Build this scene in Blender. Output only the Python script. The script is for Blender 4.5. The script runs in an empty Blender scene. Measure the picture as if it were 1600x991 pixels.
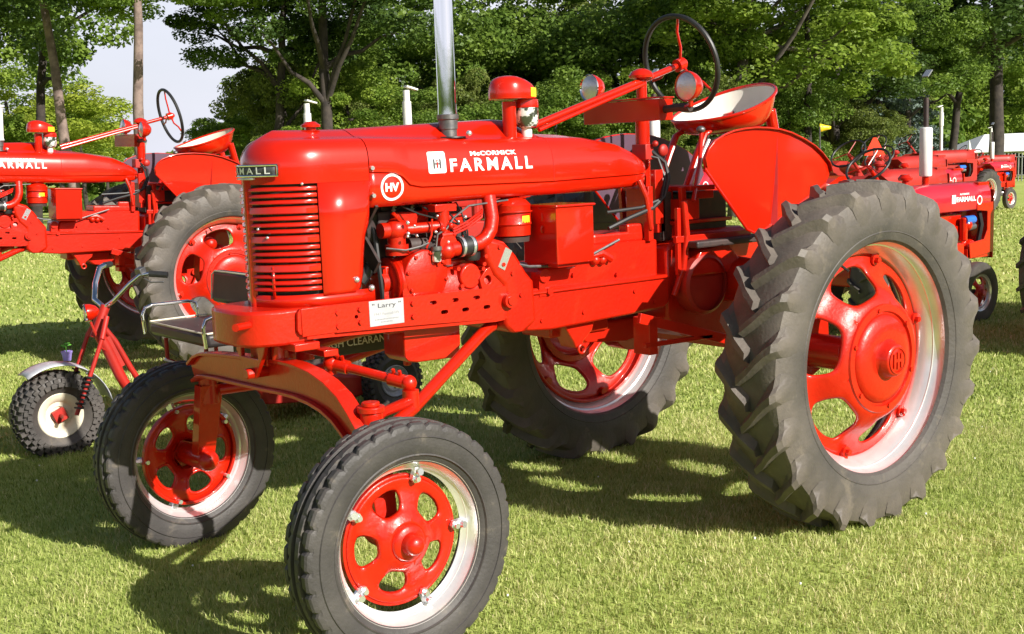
import bpy, bmesh, math, random
import numpy as np
from mathutils import Vector, Matrix, Euler
S = bpy.context.scene
COL = S.collection
PI = math.pi
rad = math.radians

# ---------------------------------------------------------------- camera
CAMP = Vector((4.27063, 3.91152, 1.63317))
CD = Vector((-0.60966312, -0.78042058, -0.13876096))
CR = Vector((-0.78443484, 0.61917402, -0.03585412))
CU = Vector((-0.11389848, -0.08699, 0.98967665))
cam_d = bpy.data.cameras.new('camera')
cam = bpy.data.objects.new('camera', cam_d)
COL.objects.link(cam)
m = Matrix.Identity(4)
for i in range(3):
    m[i][0], m[i][1], m[i][2], m[i][3] = CR[i], CU[i], -CD[i], CAMP[i]
cam.matrix_world = m
cam_d.sensor_fit = 'HORIZONTAL'; cam_d.sensor_width = 36
cam_d.lens = 1885.2 / 1600 * 36
cam_d.shift_y = 9.3 / 1600
cam_d.clip_start = 0.1; cam_d.clip_end = 2000
S.camera = cam

# ---------------------------------------------------------------- light, sky, exposure
SUN = Vector((-0.335, 1.70, 1.0)).normalized()          # towards the sun
el = math.asin(SUN.z)
W = bpy.data.worlds.new('World'); S.world = W; W.use_nodes = True
wn, wl = W.node_tree.nodes, W.node_tree.links
wn.clear()
sky = wn.new('ShaderNodeTexSky'); sky.sky_type = 'NISHITA'; sky.sun_disc = False
sky.sun_elevation = el
sky.sun_rotation = math.atan2(SUN.x, SUN.y)
sky.dust_density = 2.0; sky.air_density = 1.0
tc = wn.new('ShaderNodeTexCoord')
cn = wn.new('ShaderNodeTexNoise'); cn.inputs['Scale'].default_value = 2.2; cn.inputs['Detail'].default_value = 6
mp = wn.new('ShaderNodeMapping'); mp.inputs['Scale'].default_value = (1, 1, 3)
rp = wn.new('ShaderNodeValToRGB')
rp.color_ramp.elements[0].position = 0.30; rp.color_ramp.elements[0].color = (0.72,)*3 + (1,)
rp.color_ramp.elements[1].position = 0.62; rp.color_ramp.elements[1].color = (0.92,)*3 + (1,)
mx = wn.new('ShaderNodeMix'); mx.data_type = 'RGBA'
mx.inputs['B'].default_value = (12.3, 12.5, 14.2, 1)      # thin bright cloud
bg = wn.new('ShaderNodeBackground'); bg.inputs['Strength'].default_value = 0.05
wo = wn.new('ShaderNodeOutputWorld')
wl.new(tc.outputs['Generated'], mp.inputs['Vector']); wl.new(mp.outputs['Vector'], cn.inputs['Vector'])
# pale haze and thin cloud low in the sky, clearing to blue overhead
sx = wn.new('ShaderNodeSeparateXYZ'); wl.new(tc.outputs['Generated'], sx.inputs['Vector'])
mr = wn.new('ShaderNodeMapRange'); mr.interpolation_type = 'SMOOTHSTEP'
mr.inputs['From Min'].default_value = 0.14; mr.inputs['From Max'].default_value = 0.30
mr.inputs['To Min'].default_value = 1.0; mr.inputs['To Max'].default_value = 0.0
wl.new(sx.outputs['Z'], mr.inputs['Value'])
mu = wn.new('ShaderNodeMath'); mu.operation = 'MULTIPLY'; wl.new(mr.outputs['Result'], mu.inputs[1])
wl.new(cn.outputs['Fac'], rp.inputs['Fac']); wl.new(rp.outputs['Color'], mu.inputs[0]); wl.new(mu.outputs[0], mx.inputs['Factor'])
wl.new(sky.outputs['Color'], mx.inputs['A']); wl.new(mx.outputs['Result'], bg.inputs['Color'])
wl.new(bg.outputs['Background'], wo.inputs['Surface'])
sd = bpy.data.lights.new('sun', 'SUN'); sd.energy = 5.0; sd.angle = rad(0.5); sd.color = (1.0, 0.95, 0.86)
sun = bpy.data.objects.new('sun', sd); COL.objects.link(sun)
sun.rotation_euler = SUN.to_track_quat('Z', 'Y').to_euler(); sun.location = (0, 10, 12)
S.view_settings.view_transform = 'Standard'; S.view_settings.look = 'None'
S.view_settings.exposure = 0.66; S.view_settings.gamma = 1

# ---------------------------------------------------------------- materials
def mat(name, col, rough=0.5, metal=0.0, coat=0.0, noise=None, bump=0.0, bscale=60, dirt=None, transl=0, spec=0.5):
    """principled; noise=(colour2, scale, low, high) blends a second colour; dirt=(colour, scale, low, high)"""
    M = bpy.data.materials.new(name); M.use_nodes = True
    n, l = M.node_tree.nodes, M.node_tree.links
    p = n['Principled BSDF']
    p.inputs['Base Color'].default_value = (*col, 1); p.inputs['Roughness'].default_value = rough
    p.inputs['Metallic'].default_value = metal; p.inputs['Coat Weight'].default_value = coat
    p.inputs['Coat Roughness'].default_value = 0.05
    p.inputs['Specular IOR Level'].default_value = spec
    t = n.new('ShaderNodeTexCoord'); src = None
    for q in (noise, dirt):
        if not q: continue
        c2, sc, lo, hi = q
        nz = n.new('ShaderNodeTexNoise'); nz.inputs['Scale'].default_value = sc; nz.inputs['Detail'].default_value = 7
        nz.inputs['Roughness'].default_value = 0.62
        l.new(t.outputs['Object'], nz.inputs['Vector'])
        r = n.new('ShaderNodeMapRange'); r.inputs['From Min'].default_value = lo; r.inputs['From Max'].default_value = hi
        l.new(nz.outputs['Fac'], r.inputs['Value'])
        x = n.new('ShaderNodeMix'); x.data_type = 'RGBA'
        if src: l.new(src, x.inputs['A'])
        else: x.inputs['A'].default_value = (*col, 1)
        x.inputs['B'].default_value = (*c2, 1)
        l.new(r.outputs['Result'], x.inputs['Factor'])
        src = x.outputs['Result']
    if src: l.new(src, p.inputs['Base Color'])
    if bump:
        nz = n.new('ShaderNodeTexNoise'); nz.inputs['Scale'].default_value = bscale; nz.inputs['Detail'].default_value = 4
        l.new(t.outputs['Object'], nz.inputs['Vector'])
        b = n.new('ShaderNodeBump'); b.inputs['Strength'].default_value = bump; b.inputs['Distance'].default_value = 0.004
        l.new(nz.outputs['Fac'], b.inputs['Height']); l.new(b.outputs['Normal'], p.inputs['Normal'])
    if transl:
        tr = n.new('ShaderNodeBsdfTranslucent'); ms = n.new('ShaderNodeMixShader'); ms.inputs['Fac'].default_value = transl
        if src: l.new(src, tr.inputs['Color'])
        else: tr.inputs['Color'].default_value = (*col, 1)
        l.new(p.outputs['BSDF'], ms.inputs[1]); l.new(tr.outputs['BSDF'], ms.inputs[2])
        l.new(ms.outputs['Shader'], n['Material Output'].inputs['Surface'])
    return M
RED = mat('red_enamel', (0.56, 0.0120, 0.0012), 0.26, coat=0.7, noise=((0.48, 0.0095, 0.001), 3.5, 0.35, 0.7), bump=0.22, bscale=5, spec=0.35)
CAST = mat('red_painted_casting', (0.54, 0.0115, 0.0013), 0.36, coat=0.4, noise=((0.44, 0.0085, 0.001), 9, 0.4, 0.75), bump=0.32, bscale=70, spec=0.35,
           dirt=((0.16, 0.012, 0.006), 5, 0.66, 0.9))
OLDRED = mat('dull_red_paint', (0.42, 0.016, 0.009), 0.5, coat=0.1, noise=((0.30, 0.015, 0.009), 4, 0.4, 0.7), bump=0.1)
MAGENTA = mat('faded_pinkish_red_paint', (0.55, 0.014, 0.03), 0.3, coat=0.5, noise=((0.45, 0.012, 0.02), 4, 0.4, 0.7))
RUB = mat('tyre_rubber', (0.050, 0.045, 0.043), 0.58, noise=((0.092, 0.080, 0.072), 4.0, 0.40, 0.70), bump=0.5, bscale=70,
          dirt=((0.18, 0.15, 0.115), 9, 0.60, 0.82), spec=0.45)
# dust settled on the outer side wall, cleaner rubber near the rim
n, l = RUB.node_tree.nodes, RUB.node_tree.links; p = n['Principled BSDF']; src = p.inputs['Base Color'].links[0].from_socket
t = n.new('ShaderNodeTexCoord'); mpp = n.new('ShaderNodeMapping'); mpp.inputs['Scale'].default_value = (1, 0, 1); l.new(t.outputs['Object'], mpp.inputs['Vector'])
ln = n.new('ShaderNodeVectorMath'); ln.operation = 'LENGTH'; l.new(mpp.outputs['Vector'], ln.inputs[0])
mr2 = n.new('ShaderNodeMapRange'); mr2.inputs['From Min'].default_value = 0.53; mr2.inputs['From Max'].default_value = 0.69; mr2.inputs['To Max'].default_value = 0.55; l.new(ln.outputs['Value'], mr2.inputs['Value'])
nz2 = n.new('ShaderNodeTexNoise'); nz2.inputs['Scale'].default_value = 14; nz2.inputs['Detail'].default_value = 8; l.new(t.outputs['Object'], nz2.inputs['Vector'])
mu2 = n.new('ShaderNodeMath'); mu2.operation = 'MULTIPLY'; l.new(mr2.outputs['Result'], mu2.inputs[0]); l.new(nz2.outputs['Fac'], mu2.inputs[1])
x2 = n.new('ShaderNodeMix'); x2.data_type = 'RGBA'; l.new(mu2.outputs[0], x2.inputs['Factor']); l.new(src, x2.inputs['A']); x2.inputs['B'].default_value = (0.25, 0.205, 0.165, 1); l.new(x2.outputs['Result'], p.inputs['Base Color'])
RUBG = mat('front_tyre_rubber', (0.044, 0.040, 0.040), 0.56, noise=((0.072, 0.065, 0.062), 6, 0.4, 0.7), bump=0.4, bscale=100,
           dirt=((0.18, 0.15, 0.115), 12, 0.60, 0.82), spec=0.4)
BLACK = mat('black_rubber', (0.015, 0.015, 0.016), 0.45, noise=((0.03, 0.03, 0.03), 12, 0.4, 0.7))
DARK = mat('dark_grease_and_painted_shade', (0.035, 0.026, 0.026), 0.55, noise=((0.07, 0.04, 0.035), 14, 0.4, 0.7), bump=0.2)  # greasy metal; also paints shade into the console, cylinder head and upper block
IRON = mat('grey_iron', (0.13, 0.13, 0.14), 0.45, metal=0.7, noise=((0.22, 0.2, 0.19), 30, 0.4, 0.7), bump=0.15)
RIM = mat('silver_rim_paint', (0.88, 0.88, 0.89), 0.24, metal=0.60, noise=((0.76, 0.75, 0.74), 8, 0.4, 0.75), bump=0.08)
CHROME = mat('chrome', (0.86, 0.87, 0.89), 0.04, metal=1.0, bump=0.04, bscale=9)
BOLT = mat('zinc_bolt', (0.75, 0.76, 0.80), 0.25, metal=0.8)
WHITE = mat('white_paint', (0.80, 0.80, 0.78), 0.45, noise=((0.72, 0.72, 0.70), 12, 0.4, 0.7))
SEATW = mat('cream_white_seat_paint', (0.78, 0.74, 0.66), 0.35, coat=0.3, noise=((0.66, 0.61, 0.53), 6, 0.45, 0.8))
CREAM = mat('cream_paint', (0.72, 0.66, 0.52), 0.4, noise=((0.5, 0.42, 0.3), 14, 0.5, 0.8))
YEL = mat('yellow_sticker', (0.90, 0.62, 0.02), 0.4)
YELG = mat('yellow_safety_sticker', (0.85, 0.80, 0.03), 0.4)
PLATE = mat('brushed_plate', (0.55, 0.56, 0.60), 0.4, metal=0.3, noise=((0.45, 0.46, 0.5), 20, 0.4, 0.7))
PRINT = mat('dark_print', (0.06, 0.06, 0.07), 0.6)
GREYPRINT = mat('grey_print', (0.30, 0.30, 0.32), 0.6)
LENS = mat('ribbed_lamp_glass', (0.62, 0.60, 0.66), 0.12, metal=0.55, coat=1.0, bump=0.5, bscale=160)
GLASS = mat('clear_bowl_glass', (0.85, 0.88, 0.86), 0.05, metal=0.25, coat=1, noise=((0.05, 0.06, 0.04), 26, 0.46, 0.52))
VINYL = mat('black_vinyl', (0.028, 0.024, 0.026), 0.42, noise=((0.05, 0.04, 0.04), 5, 0.4, 0.7), bump=0.1)
PURP = mat('purple_plastic', (0.30, 0.24, 0.62), 0.5)
LEAFG = mat('small_plant_green', (0.10, 0.35, 0.03), 0.5)
BLUE = mat('blue_oil_filter', (0.03, 0.16, 0.62), 0.3, coat=0.4)
ORG = mat('orange_triangle', (0.85, 0.05, 0.012), 0.4)
CANVAS = mat('white_canvas', (0.78, 0.79, 0.80), 0.7, noise=((0.7, 0.71, 0.72), 1.2, 0.4, 0.7))
FENCEM = mat('grey_fence_metal', (0.30, 0.31, 0.30), 0.6, noise=((0.22, 0.23, 0.22), 6, 0.4, 0.7))
LIGHTBARK = mat('grey_brown_bark', (0.24, 0.175, 0.155), 0.9, noise=((0.12, 0.085, 0.075), 5, 0.42, 0.62), bump=1.0, bscale=16)
BARK = mat('dark_bark', (0.055, 0.043, 0.036), 0.9, noise=((0.028, 0.022, 0.02), 5, 0.42, 0.62), bump=1.0, bscale=16)
def leafmat(name, a, b, tr=0.35):
    return mat(name, a, 0.5, noise=(b, 1.1, 0.40, 0.62), transl=tr, spec=0.3)
LF = {'mid': leafmat('leaf_mid_green', (0.105, 0.185, 0.028), (0.22, 0.32, 0.05), 0.45),
      'dark': leafmat('leaf_dark_green', (0.042, 0.085, 0.018), (0.105, 0.17, 0.03), 0.36),
      'light': leafmat('leaf_light_green', (0.17, 0.27, 0.035), (0.31, 0.41, 0.06), 0.48),
      'yellow': leafmat('leaf_yellow_green', (0.28, 0.37, 0.04), (0.42, 0.48, 0.07), 0.45),
      'olive': leafmat('leaf_olive', (0.13, 0.18, 0.035), (0.22, 0.26, 0.06), 0.42),
      'blue': leafmat('needle_blue_green', (0.085, 0.125, 0.105), (0.17, 0.22, 0.20), 0.1)}

# ---------------------------------------------------------------- mesh helpers
class B:
    def __init__(s): s.bm = bmesh.new()
    def box(s, c, d, rot=None, taper=None):
        M = Matrix.Translation(c)
        if rot is not None: M = M @ Euler(rot).to_matrix().to_4x4()
        vs = []
        for z in (-.5, .5):
            k = 1 if (taper is None or z < 0) else taper
            for x, y in ((-.5, -.5), (.5, -.5), (.5, .5), (-.5, .5)):
                vs.append(s.bm.verts.new(M @ Vector((x*d[0]*k, y*d[1]*k, z*d[2]))))
        for f in ((3, 2, 1, 0), (4, 5, 6, 7), (0, 1, 5, 4), (1, 2, 6, 5), (2, 3, 7, 6), (3, 0, 4, 7)):
            s.bm.faces.new([vs[i] for i in f])
        return s
    def cyl(s, a, b, r, r2=None, n=16, cap=True):
        return s.tube([a, b], [r, r if r2 is None else r2], n, cap)
    def tube(s, pts, r, n=8, cap=True, closed=False, flat=1.0):
        P = [Vector(p) for p in pts]; N = len(P)
        R = r if isinstance(r, (list, tuple)) else [r]*N
        rings = []; prev = None
        for i in range(N):
            if closed: t = P[(i+1) % N] - P[i-1]
            else: t = P[min(i+1, N-1)] - P[max(i-1, 0)]
            t = t.normalized() if t.length > 1e-9 else Vector((0, 0, 1))
            if prev is None:
                u = t.cross(Vector((0, 0, 1)))
                if u.length < 0.1: u = t.cross(Vector((0, 1, 0)))
                u.normalize()
            else:
                u = (prev - t*prev.dot(t)).normalized()
            prev = u; v = t.cross(u)
            rings.append([s.bm.verts.new(P[i] + (u*math.cos(2*PI*k/n) + v*math.sin(2*PI*k/n)*flat)*R[i]) for k in range(n)])
        M = N if closed else N-1
        for i in range(M):
            A, C = rings[i], rings[(i+1) % N]
            for k in range(n):
                try: s.bm.faces.new((A[k], A[(k+1) % n], C[(k+1) % n], C[k]))
                except ValueError: pass
        if cap and not closed:
            s.bm.faces.new(rings[0][::-1]); s.bm.faces.new(rings[-1])
        return s
    def lathe(s, prof, o=(0, 0, 0), ax='y', n=48, close=False, mod=None, a0=0, a1=2*PI):
        """prof: list of (radius, offset along axis); mod(i, k) -> radius factor"""
        o = Vector(o); full = abs(a1-a0-2*PI) < 1e-6
        K = n if full else n+1
        rings = []
        for i, (r, a) in enumerate(prof):
            ring = []
            for k in range(K):
                th = a0+(a1-a0)*k/n; rr = r*(mod(i, k) if mod else 1)
                c, q = rr*math.cos(th), rr*math.sin(th)
                p = {'y': (c, a, q), 'x': (a, c, q), 'z': (c, q, a)}[ax]
                ring.append(s.bm.verts.new(o+Vector(p)))
            rings.append(ring)
        I = len(prof) if close else len(prof)-1
        for i in range(I):
            A, C = rings[i], rings[(i+1) % len(prof)]
            for k in range(n):
                s.bm.faces.new((A[k], A[(k+1) % K], C[(k+1) % K], C[k]))
        return s
    def ball(s, c, r, sc=(1, 1, 1), n=16):
        m_ = Matrix.Translation(c) @ Matrix.Diagonal((*[r*q for q in sc], 1))
        bmesh.ops.create_uvsphere(s.bm, u_segments=n, v_segments=max(6, n//2), radius=1, matrix=m_)
        return s
    def plate(s, outer, holes, ax, a0, a1):
        """flat plate with holes; 2-D points; ax = the axis it is thick along"""
        def P(p, a): return {'y': (p[0], a, p[1]), 'x': (a, p[0], p[1]), 'z': (p[0], p[1], a)}[ax]
        t = bmesh.new(); loops = []
        for lp in [outer]+list(holes):
            vs = [t.verts.new(P(p, a0)) for p in lp]; loops.append(vs)
            for i in range(len(vs)): t.edges.new((vs[i], vs[(i+1) % len(vs)]))
        bmesh.ops.triangle_fill(t, edges=t.edges[:], use_beauty=True)
        t.verts.index_update()
        A = [s.bm.verts.new(v.co) for v in t.verts]
        D = Vector(P((0, 0), a1)) - Vector(P((0, 0), a0))
        C = [s.bm.verts.new(v.co+D) for v in t.verts]
        for f in t.faces:
            ix = [v.index for v in f.verts]
            s.bm.faces.new([A[i] for i in ix]); s.bm.faces.new([C[i] for i in ix][::-1])
        for vs in loops:
            ix = [v.index for v in vs]
            for i in range(len(ix)):
                j = ix[(i+1) % len(ix)]
                s.bm.faces.new((A[ix[i]], A[j], C[j], C[ix[i]]))
        t.free()
        return s
    def strip(s, loops, closed=False):
        """quads between successive equal-length point lists"""
        V = [[s.bm.verts.new(p) for p in lp] for lp in loops]
        for a, b in zip(V[:-1], V[1:]):
            n = len(a)
            for k in range(n if closed else n-1):
                s.bm.faces.new((a[k], a[(k+1) % n], b[(k+1) % n], b[k]))
        return V
    def mesh(s, name, material, smooth=35):
        bm = s.bm
        bmesh.ops.recalc_face_normals(bm, faces=bm.faces[:])
        me = bpy.data.meshes.new(name); bm.to_mesh(me); bm.free()
        me.materials.append(material)
        if smooth:
            me.shade_smooth(); me.set_sharp_from_angle(angle=rad(smooth))
        return me
    def end(s, name, material, parent=None, smooth=35, bevel=0, solid=0, loc=None):
        return link(name, s.mesh(name, material, smooth), parent, bevel, solid, loc)
def link(name, me, parent=None, bevel=0, solid=0, loc=None):
    o = bpy.data.objects.new(name, me); COL.objects.link(o); o.parent = parent
    if loc: o.location = loc
    if solid:
        q = o.modifiers.new('thickness', 'SOLIDIFY'); q.thickness = solid; q.offset = 0
    if bevel:
        q = o.modifiers.new('bevel', 'BEVEL'); q.width = bevel; q.segments = 2; q.limit_method = 'ANGLE'; q.angle_limit = rad(40)
        q.harden_normals = False
    return o
def tag(o, label, cat, group=None, kind=None):
    if label: o['label'] = label
    if cat: o['category'] = cat
    if group: o['group'] = group
    if kind: o['kind'] = kind
    return o
def thing(name, label, cat, loc=(0, 0, 0), rot=(0, 0, 0), group=None):
    o = bpy.data.objects.new(name, None); COL.objects.link(o); o.empty_display_size = 0.1
    o.location = loc; o.rotation_euler = rot
    return tag(o, label, cat, group)
def copy_tree(o, parent=None, skip=()):
    c = o.copy(); COL.objects.link(c); c.parent = parent
    for ch in list(o.children):
        if ch.name.split('.')[0] in skip: continue
        copy_tree(ch, c, skip)
    return c
def text_mesh(txt, size, bold=0.0, depth=0.0, shear=0.0, spacing=1.0):
    """mesh of letters in the XY plane, centred, with unit baseline height = size of capitals"""
    cu = bpy.data.curves.new('t', 'FONT'); cu.body = txt; cu.size = 1; cu.offset = bold; cu.extrude = depth
    cu.align_x = 'CENTER'; cu.align_y = 'CENTER'; cu.shear = shear; cu.space_character = spacing
    cu.resolution_u = 4
    o = bpy.data.objects.new('t', cu); COL.objects.link(o)
    bpy.context.view_layer.update()
    me = bpy.data.meshes.new_from_object(o.evaluated_get(bpy.context.evaluated_depsgraph_get()))
    bpy.data.objects.remove(o); bpy.data.curves.remove(cu)
    co = np.array([v.co[:] for v in me.vertices]); mn, mxx = co.min(0), co.max(0)
    c = (mn+mxx)/2; k = size/(mxx[1]-mn[1])
    for v in me.vertices:
        v.co = ((v.co.x-c[0])*k, (v.co.y-c[1])*k, (v.co.z-mn[2])*k)
    return me
def place_text(txt, width, height, fn, name, material, parent, bold=0.02, shear=0, spacing=1.0):
    """fn(u, v) -> 3-D point; letters cut into a fine mesh so they follow the curved metal"""
    me = text_mesh(txt, height, bold, 0, shear, spacing)
    bm = bmesh.new(); bm.from_mesh(me); bpy.data.meshes.remove(me)
    xs = [v.co.x for v in bm.verts]; k = width/(max(xs)-min(xs)) if width else 1
    ny = 5
    for i in range(1, ny):
        z = -height/2+height*i/ny
        bmesh.ops.bisect_plane(bm, geom=bm.verts[:]+bm.edges[:]+bm.faces[:], plane_co=(0, z, 0), plane_no=(0, 1, 0))
    for v in bm.verts:
        v.co = Vector(fn(v.co.x*k, v.co.y))
    me = bpy.data.meshes.new(name); bm.to_mesh(me); bm.free(); me.materials.append(material)
    return link(name, me, parent)
def circle2(c, r, n=12, a0=0): return [(c[0]+r*math.cos(a0+2*PI*i/n), c[1]+r*math.sin(a0+2*PI*i/n)) for i in range(n)]
def slot2(c, w, h, n=6):
    r = h/2; L = w/2-r
    return [(c[0]+L+r*math.cos(-PI/2+PI*i/n), c[1]+r*math.sin(-PI/2+PI*i/n)) for i in range(n+1)] + \
           [(c[0]-L+r*math.cos(PI/2+PI*i/n), c[1]+r*math.sin(PI/2+PI*i/n)) for i in range(n+1)]
def bolts(b, pts, ax, a, r=0.009, h=0.008):
    for p in pts:
        q = {'y': ((p[0], a, p[1]), (p[0], a+h, p[1])), 'x': ((a, p[0], p[1]), (a+h, p[0], p[1]))}[ax]
        b.cyl(q[0], q[1], r, n=6)
    return b
def interp(x, tab):
    if x <= tab[0][0]: return tab[0][1]
    for (a, b), (c, d) in zip(tab[:-1], tab[1:]):
        if x <= c:
            t = (x-a)/(c-a); t = t*t*(3-2*t)*0.5+t*0.5
            return b+(d-b)*t
    return tab[-1][1]

# ---------------------------------------------------------------- wheels (axle along y, outside = +y)
def spoke_disc(b, n, a_off, r0, r1, rc, ha, hr, yfun, res=32, power=0.75):
    """disc with n rounded windows; ha = half angle, hr = half radius of a window"""
    for k in range(n):
        A = a_off+2*PI*k/n; h = PI/n
        lo, hi = [], []
        for i in range(res):
            t = 2*PI*i/res; c, q = math.cos(t), math.sin(t)
            wt = ha*math.copysign(abs(c)**power, c); wr = rc+hr*math.copysign(abs(q)**power, q)
            # ray to the sector's border
            fx = h/abs(c) if abs(c) > 1e-6 else 1e9
            fy = ((r1-rc) if q > 0 else (rc-r0))/abs(q) if abs(q) > 1e-6 else 1e9
            f = min(fx*1.0, fy*1.0)
            # square map so that the corners are hit
            mxx = max(abs(c), abs(q)); sx, sy = c/mxx, q/mxx
            bt = h*sx; br = rc+((r1-rc) if sy > 0 else (rc-r0))*sy
            lo.append((wt, wr)); hi.append((bt, br))
        rings = []
        for f in (0, 0.12, 0.3, 0.55, 0.8, 1.0):
            ring = []
            for (wt, wr), (bt, br) in zip(lo, hi):
                th = A+wt+(bt-wt)*f; r = wr+(br-wr)*f
                lip = 0.0 if f > 0.05 else -0.006
                ring.append((r*math.cos(th), yfun(r)+lip, r*math.sin(th)))
            rings.append(ring)
        b.strip(rings, closed=True)
    bmesh.ops.remove_doubles(b.bm, verts=b.bm.verts[:], dist=0.0006)
def instance(proto, parent, loc, rotz=0, tilt=0):
    """proto = (name, mesh, solid, [children]); children (name, mesh, solid)"""
    o = link(proto[0], proto[1], parent, solid=proto[2]); o.location = loc; o.rotation_euler = (0, tilt, rotz)
    for c in proto[3]:
        link(c[0], c[1], o, solid=c[2], bevel=0.0025 if (c[0] == 'tyre' and proto is REARW) else 0)
    return o

def rear_tyre_mesh(R=0.745, w=0.145, rb=0.492, nl=23, name='tyre'):
    b = B()
    rc = R-0.036
    prof = [(rb-0.006, w*0.80), (rb+0.004, w*0.90), (rb+0.03, w*0.97), (rb+0.07, w*1.03), (rb+0.12, w*1.02), (rc-0.045, w*0.97), (rc-0.022, w*0.9),
            (rc-0.008, w*0.7), (rc, w*0.35), (rc+0.001, 0)]
    prof = prof + [(r, -a) for r, a in prof[-2::-1]]
    b.lathe(prof, n=120)
    # lugs: sample path on the carcass
    path = [(-0.02, rc-0.002), (w*0.25, rc-0.003), (w*0.5, rc-0.005), (w*0.72, rc-0.010), (w*0.90, rc-0.022), (w*0.985, rc-0.042), (w*1.015, rc-0.080), (w*1.02, rc-0.125)]
    tops = [(-0.02, R), (w*0.25, R), (w*0.5, R-0.002), (w*0.74, R-0.005), (w*0.94, R-0.012), (w*1.03, R-0.036), (w*1.062, R-0.080), (w*1.035, R-0.150)]
    dth = [-0.01, 0.055, 0.11, 0.155, 0.185, 0.20, 0.212, 0.222]
    wid = [0.030, 0.031, 0.032, 0.033, 0.034, 0.034, 0.030, 0.020]
    for side in (1, -1):
        for k in range(nl):
            th0 = 2*PI*(k+(0.5 if side < 0 else 0))/nl
            cols = []
            for i in range(len(path)):
                th = th0+dth[i]
                def pt(yr, off):
                    r = yr[1]; a = th+off/r
                    return (r*math.cos(a), side*yr[0], r*math.sin(a))
                hw = wid[i]*0.55
                fl = 0.012+0.002*i; f2 = (0.020, 0.024, 0.032, 0.045, 0.058, 0.060, 0.045, 0.02)[i]
                q = ((path[i][0]*.45+tops[i][0]*.55), (path[i][1]*.62+tops[i][1]*.38)); cols.append([pt(path[i], -hw-fl), pt(tops[i], -hw), pt(tops[i], hw*.8), pt(q, hw+f2*.35), pt(path[i], hw+f2)])
            V = b.strip(cols)
            b.bm.faces.new(V[0]); b.bm.faces.new(V[-1][::-1])
    # small moulding ring on the side wall
    for sd_ in (1, -1):
        b.lathe([(rb+0.035, sd_*w*0.972), (rb+0.038, sd_*(w*0.972+0.004)), (rb+0.042, sd_*w*0.985)], n=96)
    for v in b.bm.verts: v.co.z = max(v.co.z, -0.700)      # weight of the tractor flattens the foot
    return b.mesh(name, RUB, 19)
def ring_bolts(b, n, r, y, off=0, rr=0.009, h=0.012):
    for k in range(n):
        a = off+2*PI*k/n
        b.cyl((r*math.cos(a), y, r*math.sin(a)), (r*math.cos(a), y+h, r*math.sin(a)), rr, n=6)

def make_rear_wheel():
    ty = rear_tyre_mesh()
    w = 0.126
    rim = B().lathe([(0.494, w-.004), (0.508, w), (0.512, w-0.004), (0.510, w-0.012), (0.497, w-0.018), (0.488, w-0.03), (0.486, w-0.052), (0.470, w-0.058),
                     (0.468, w-0.088), (0.449, w-0.094), (0.442, 0), (0.446, -w+0.095), (0.462, -w+0.085), (0.468, -w+0.06), (0.482, -w+0.05), (0.487, -w+0.03), (0.497, -w+0.018),
                     (0.510, -w+0.012), (0.512, -w+0.004), (0.508, -w), (0.494, -w+.004), (0.492, -w+0.02), (0.476, -w+0.055), (0.436, -w+0.1), (0.434, 0), (0.436, w-0.1), (0.476, w-0.055), (0.492, w-0.02)],
                    n=128, close=True).mesh('rim', RIM, 40)
    yf = lambda r: interp(r, [(0.19, 0.128), (0.235, 0.122), (0.27, 0.100), (0.36, 0.022), (0.40, 0.005), (0.43, 0.000)])
    d = B(); spoke_disc(d, 6, rad(14), 0.215, 0.425, 0.322, rad(20.5), 0.068, yf)
    d.lathe([(0.425, yf(.425)), (0.433, 0.0), (0.433, -0.035), (0.425, -0.04)], n=96)
    disc = d.mesh('rear_wheel', CAST, 50)
    h = B().lathe([(0.0, 0.205), (0.060, 0.203), (0.068, 0.196), (0.072, 0.172), (0.085, 0.158), (0.12, 0.160), (0.165, 0.150), (0.185, 0.138), (0.188, 0.131), (0.196, 0.130), (0.200, 0.140),
                   (0.226, 0.138), (0.232, 0.128), (0.232, 0.095), (0.20, 0.09)], n=72)
    ring_bolts(h, 6, 0.207, 0.138, 0.35, 0.010, 0.008)
    hub = h.mesh('hub_cap', CAST, 40)
    # raised emblem on the cap: a ring with a letter shape
    e = B().lathe([(0.050, 0.204), (0.050, 0.208), (0.056, 0.208), (0.056, 0.204)], n=40)
    e.box((0, 0.207, 0), (0.012, 0.006, 0.07)); e.box((-0.024, 0.207, 0), (0.012, 0.006, 0.058)); e.box((0.024, 0.207, 0), (0.012, 0.006, 0.058)); e.box((0, 0.2065, 0), (0.05, 0.006, 0.012))
    emb = e.mesh('hub_emblem', CAST, 30)
    kids = [('tyre', ty, 0), ('rim', rim, 0), ('hub_cap', hub, 0), ('hub_emblem', emb, 0)]
    for k in range(6):
        a = rad(44+60*k)
        c = B(); ca, sa = math.cos(a), math.sin(a)
        c.cyl((0.412*ca, -0.03, 0.412*sa), (0.412*ca, 0.028, 0.412*sa), 0.024, n=12)
        c.cyl((0.412*ca, 0.028, 0.412*sa), (0.412*ca, 0.046, 0.412*sa), 0.013, n=6)
        c.tube([(0.405*ca, 0.008, 0.405*sa), (0.442*ca, 0.012, 0.442*sa)], 0.022, 8)
        kids.append(('wheel_clamp', c.mesh('wheel_clamp', CAST, 40), 0))
    a = rad(44)   # tyre valve
    kids.append(('valve_stem', B().tube([(0.435*math.cos(a+.4), .05, 0.435*math.sin(a+.4)), (0.41*math.cos(a+.4), .08, 0.41*math.sin(a+.4))], 0.006, 6).mesh('valve_stem', BLACK), 0))
    return ('rear_wheel', disc, 0.016, kids)

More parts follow.
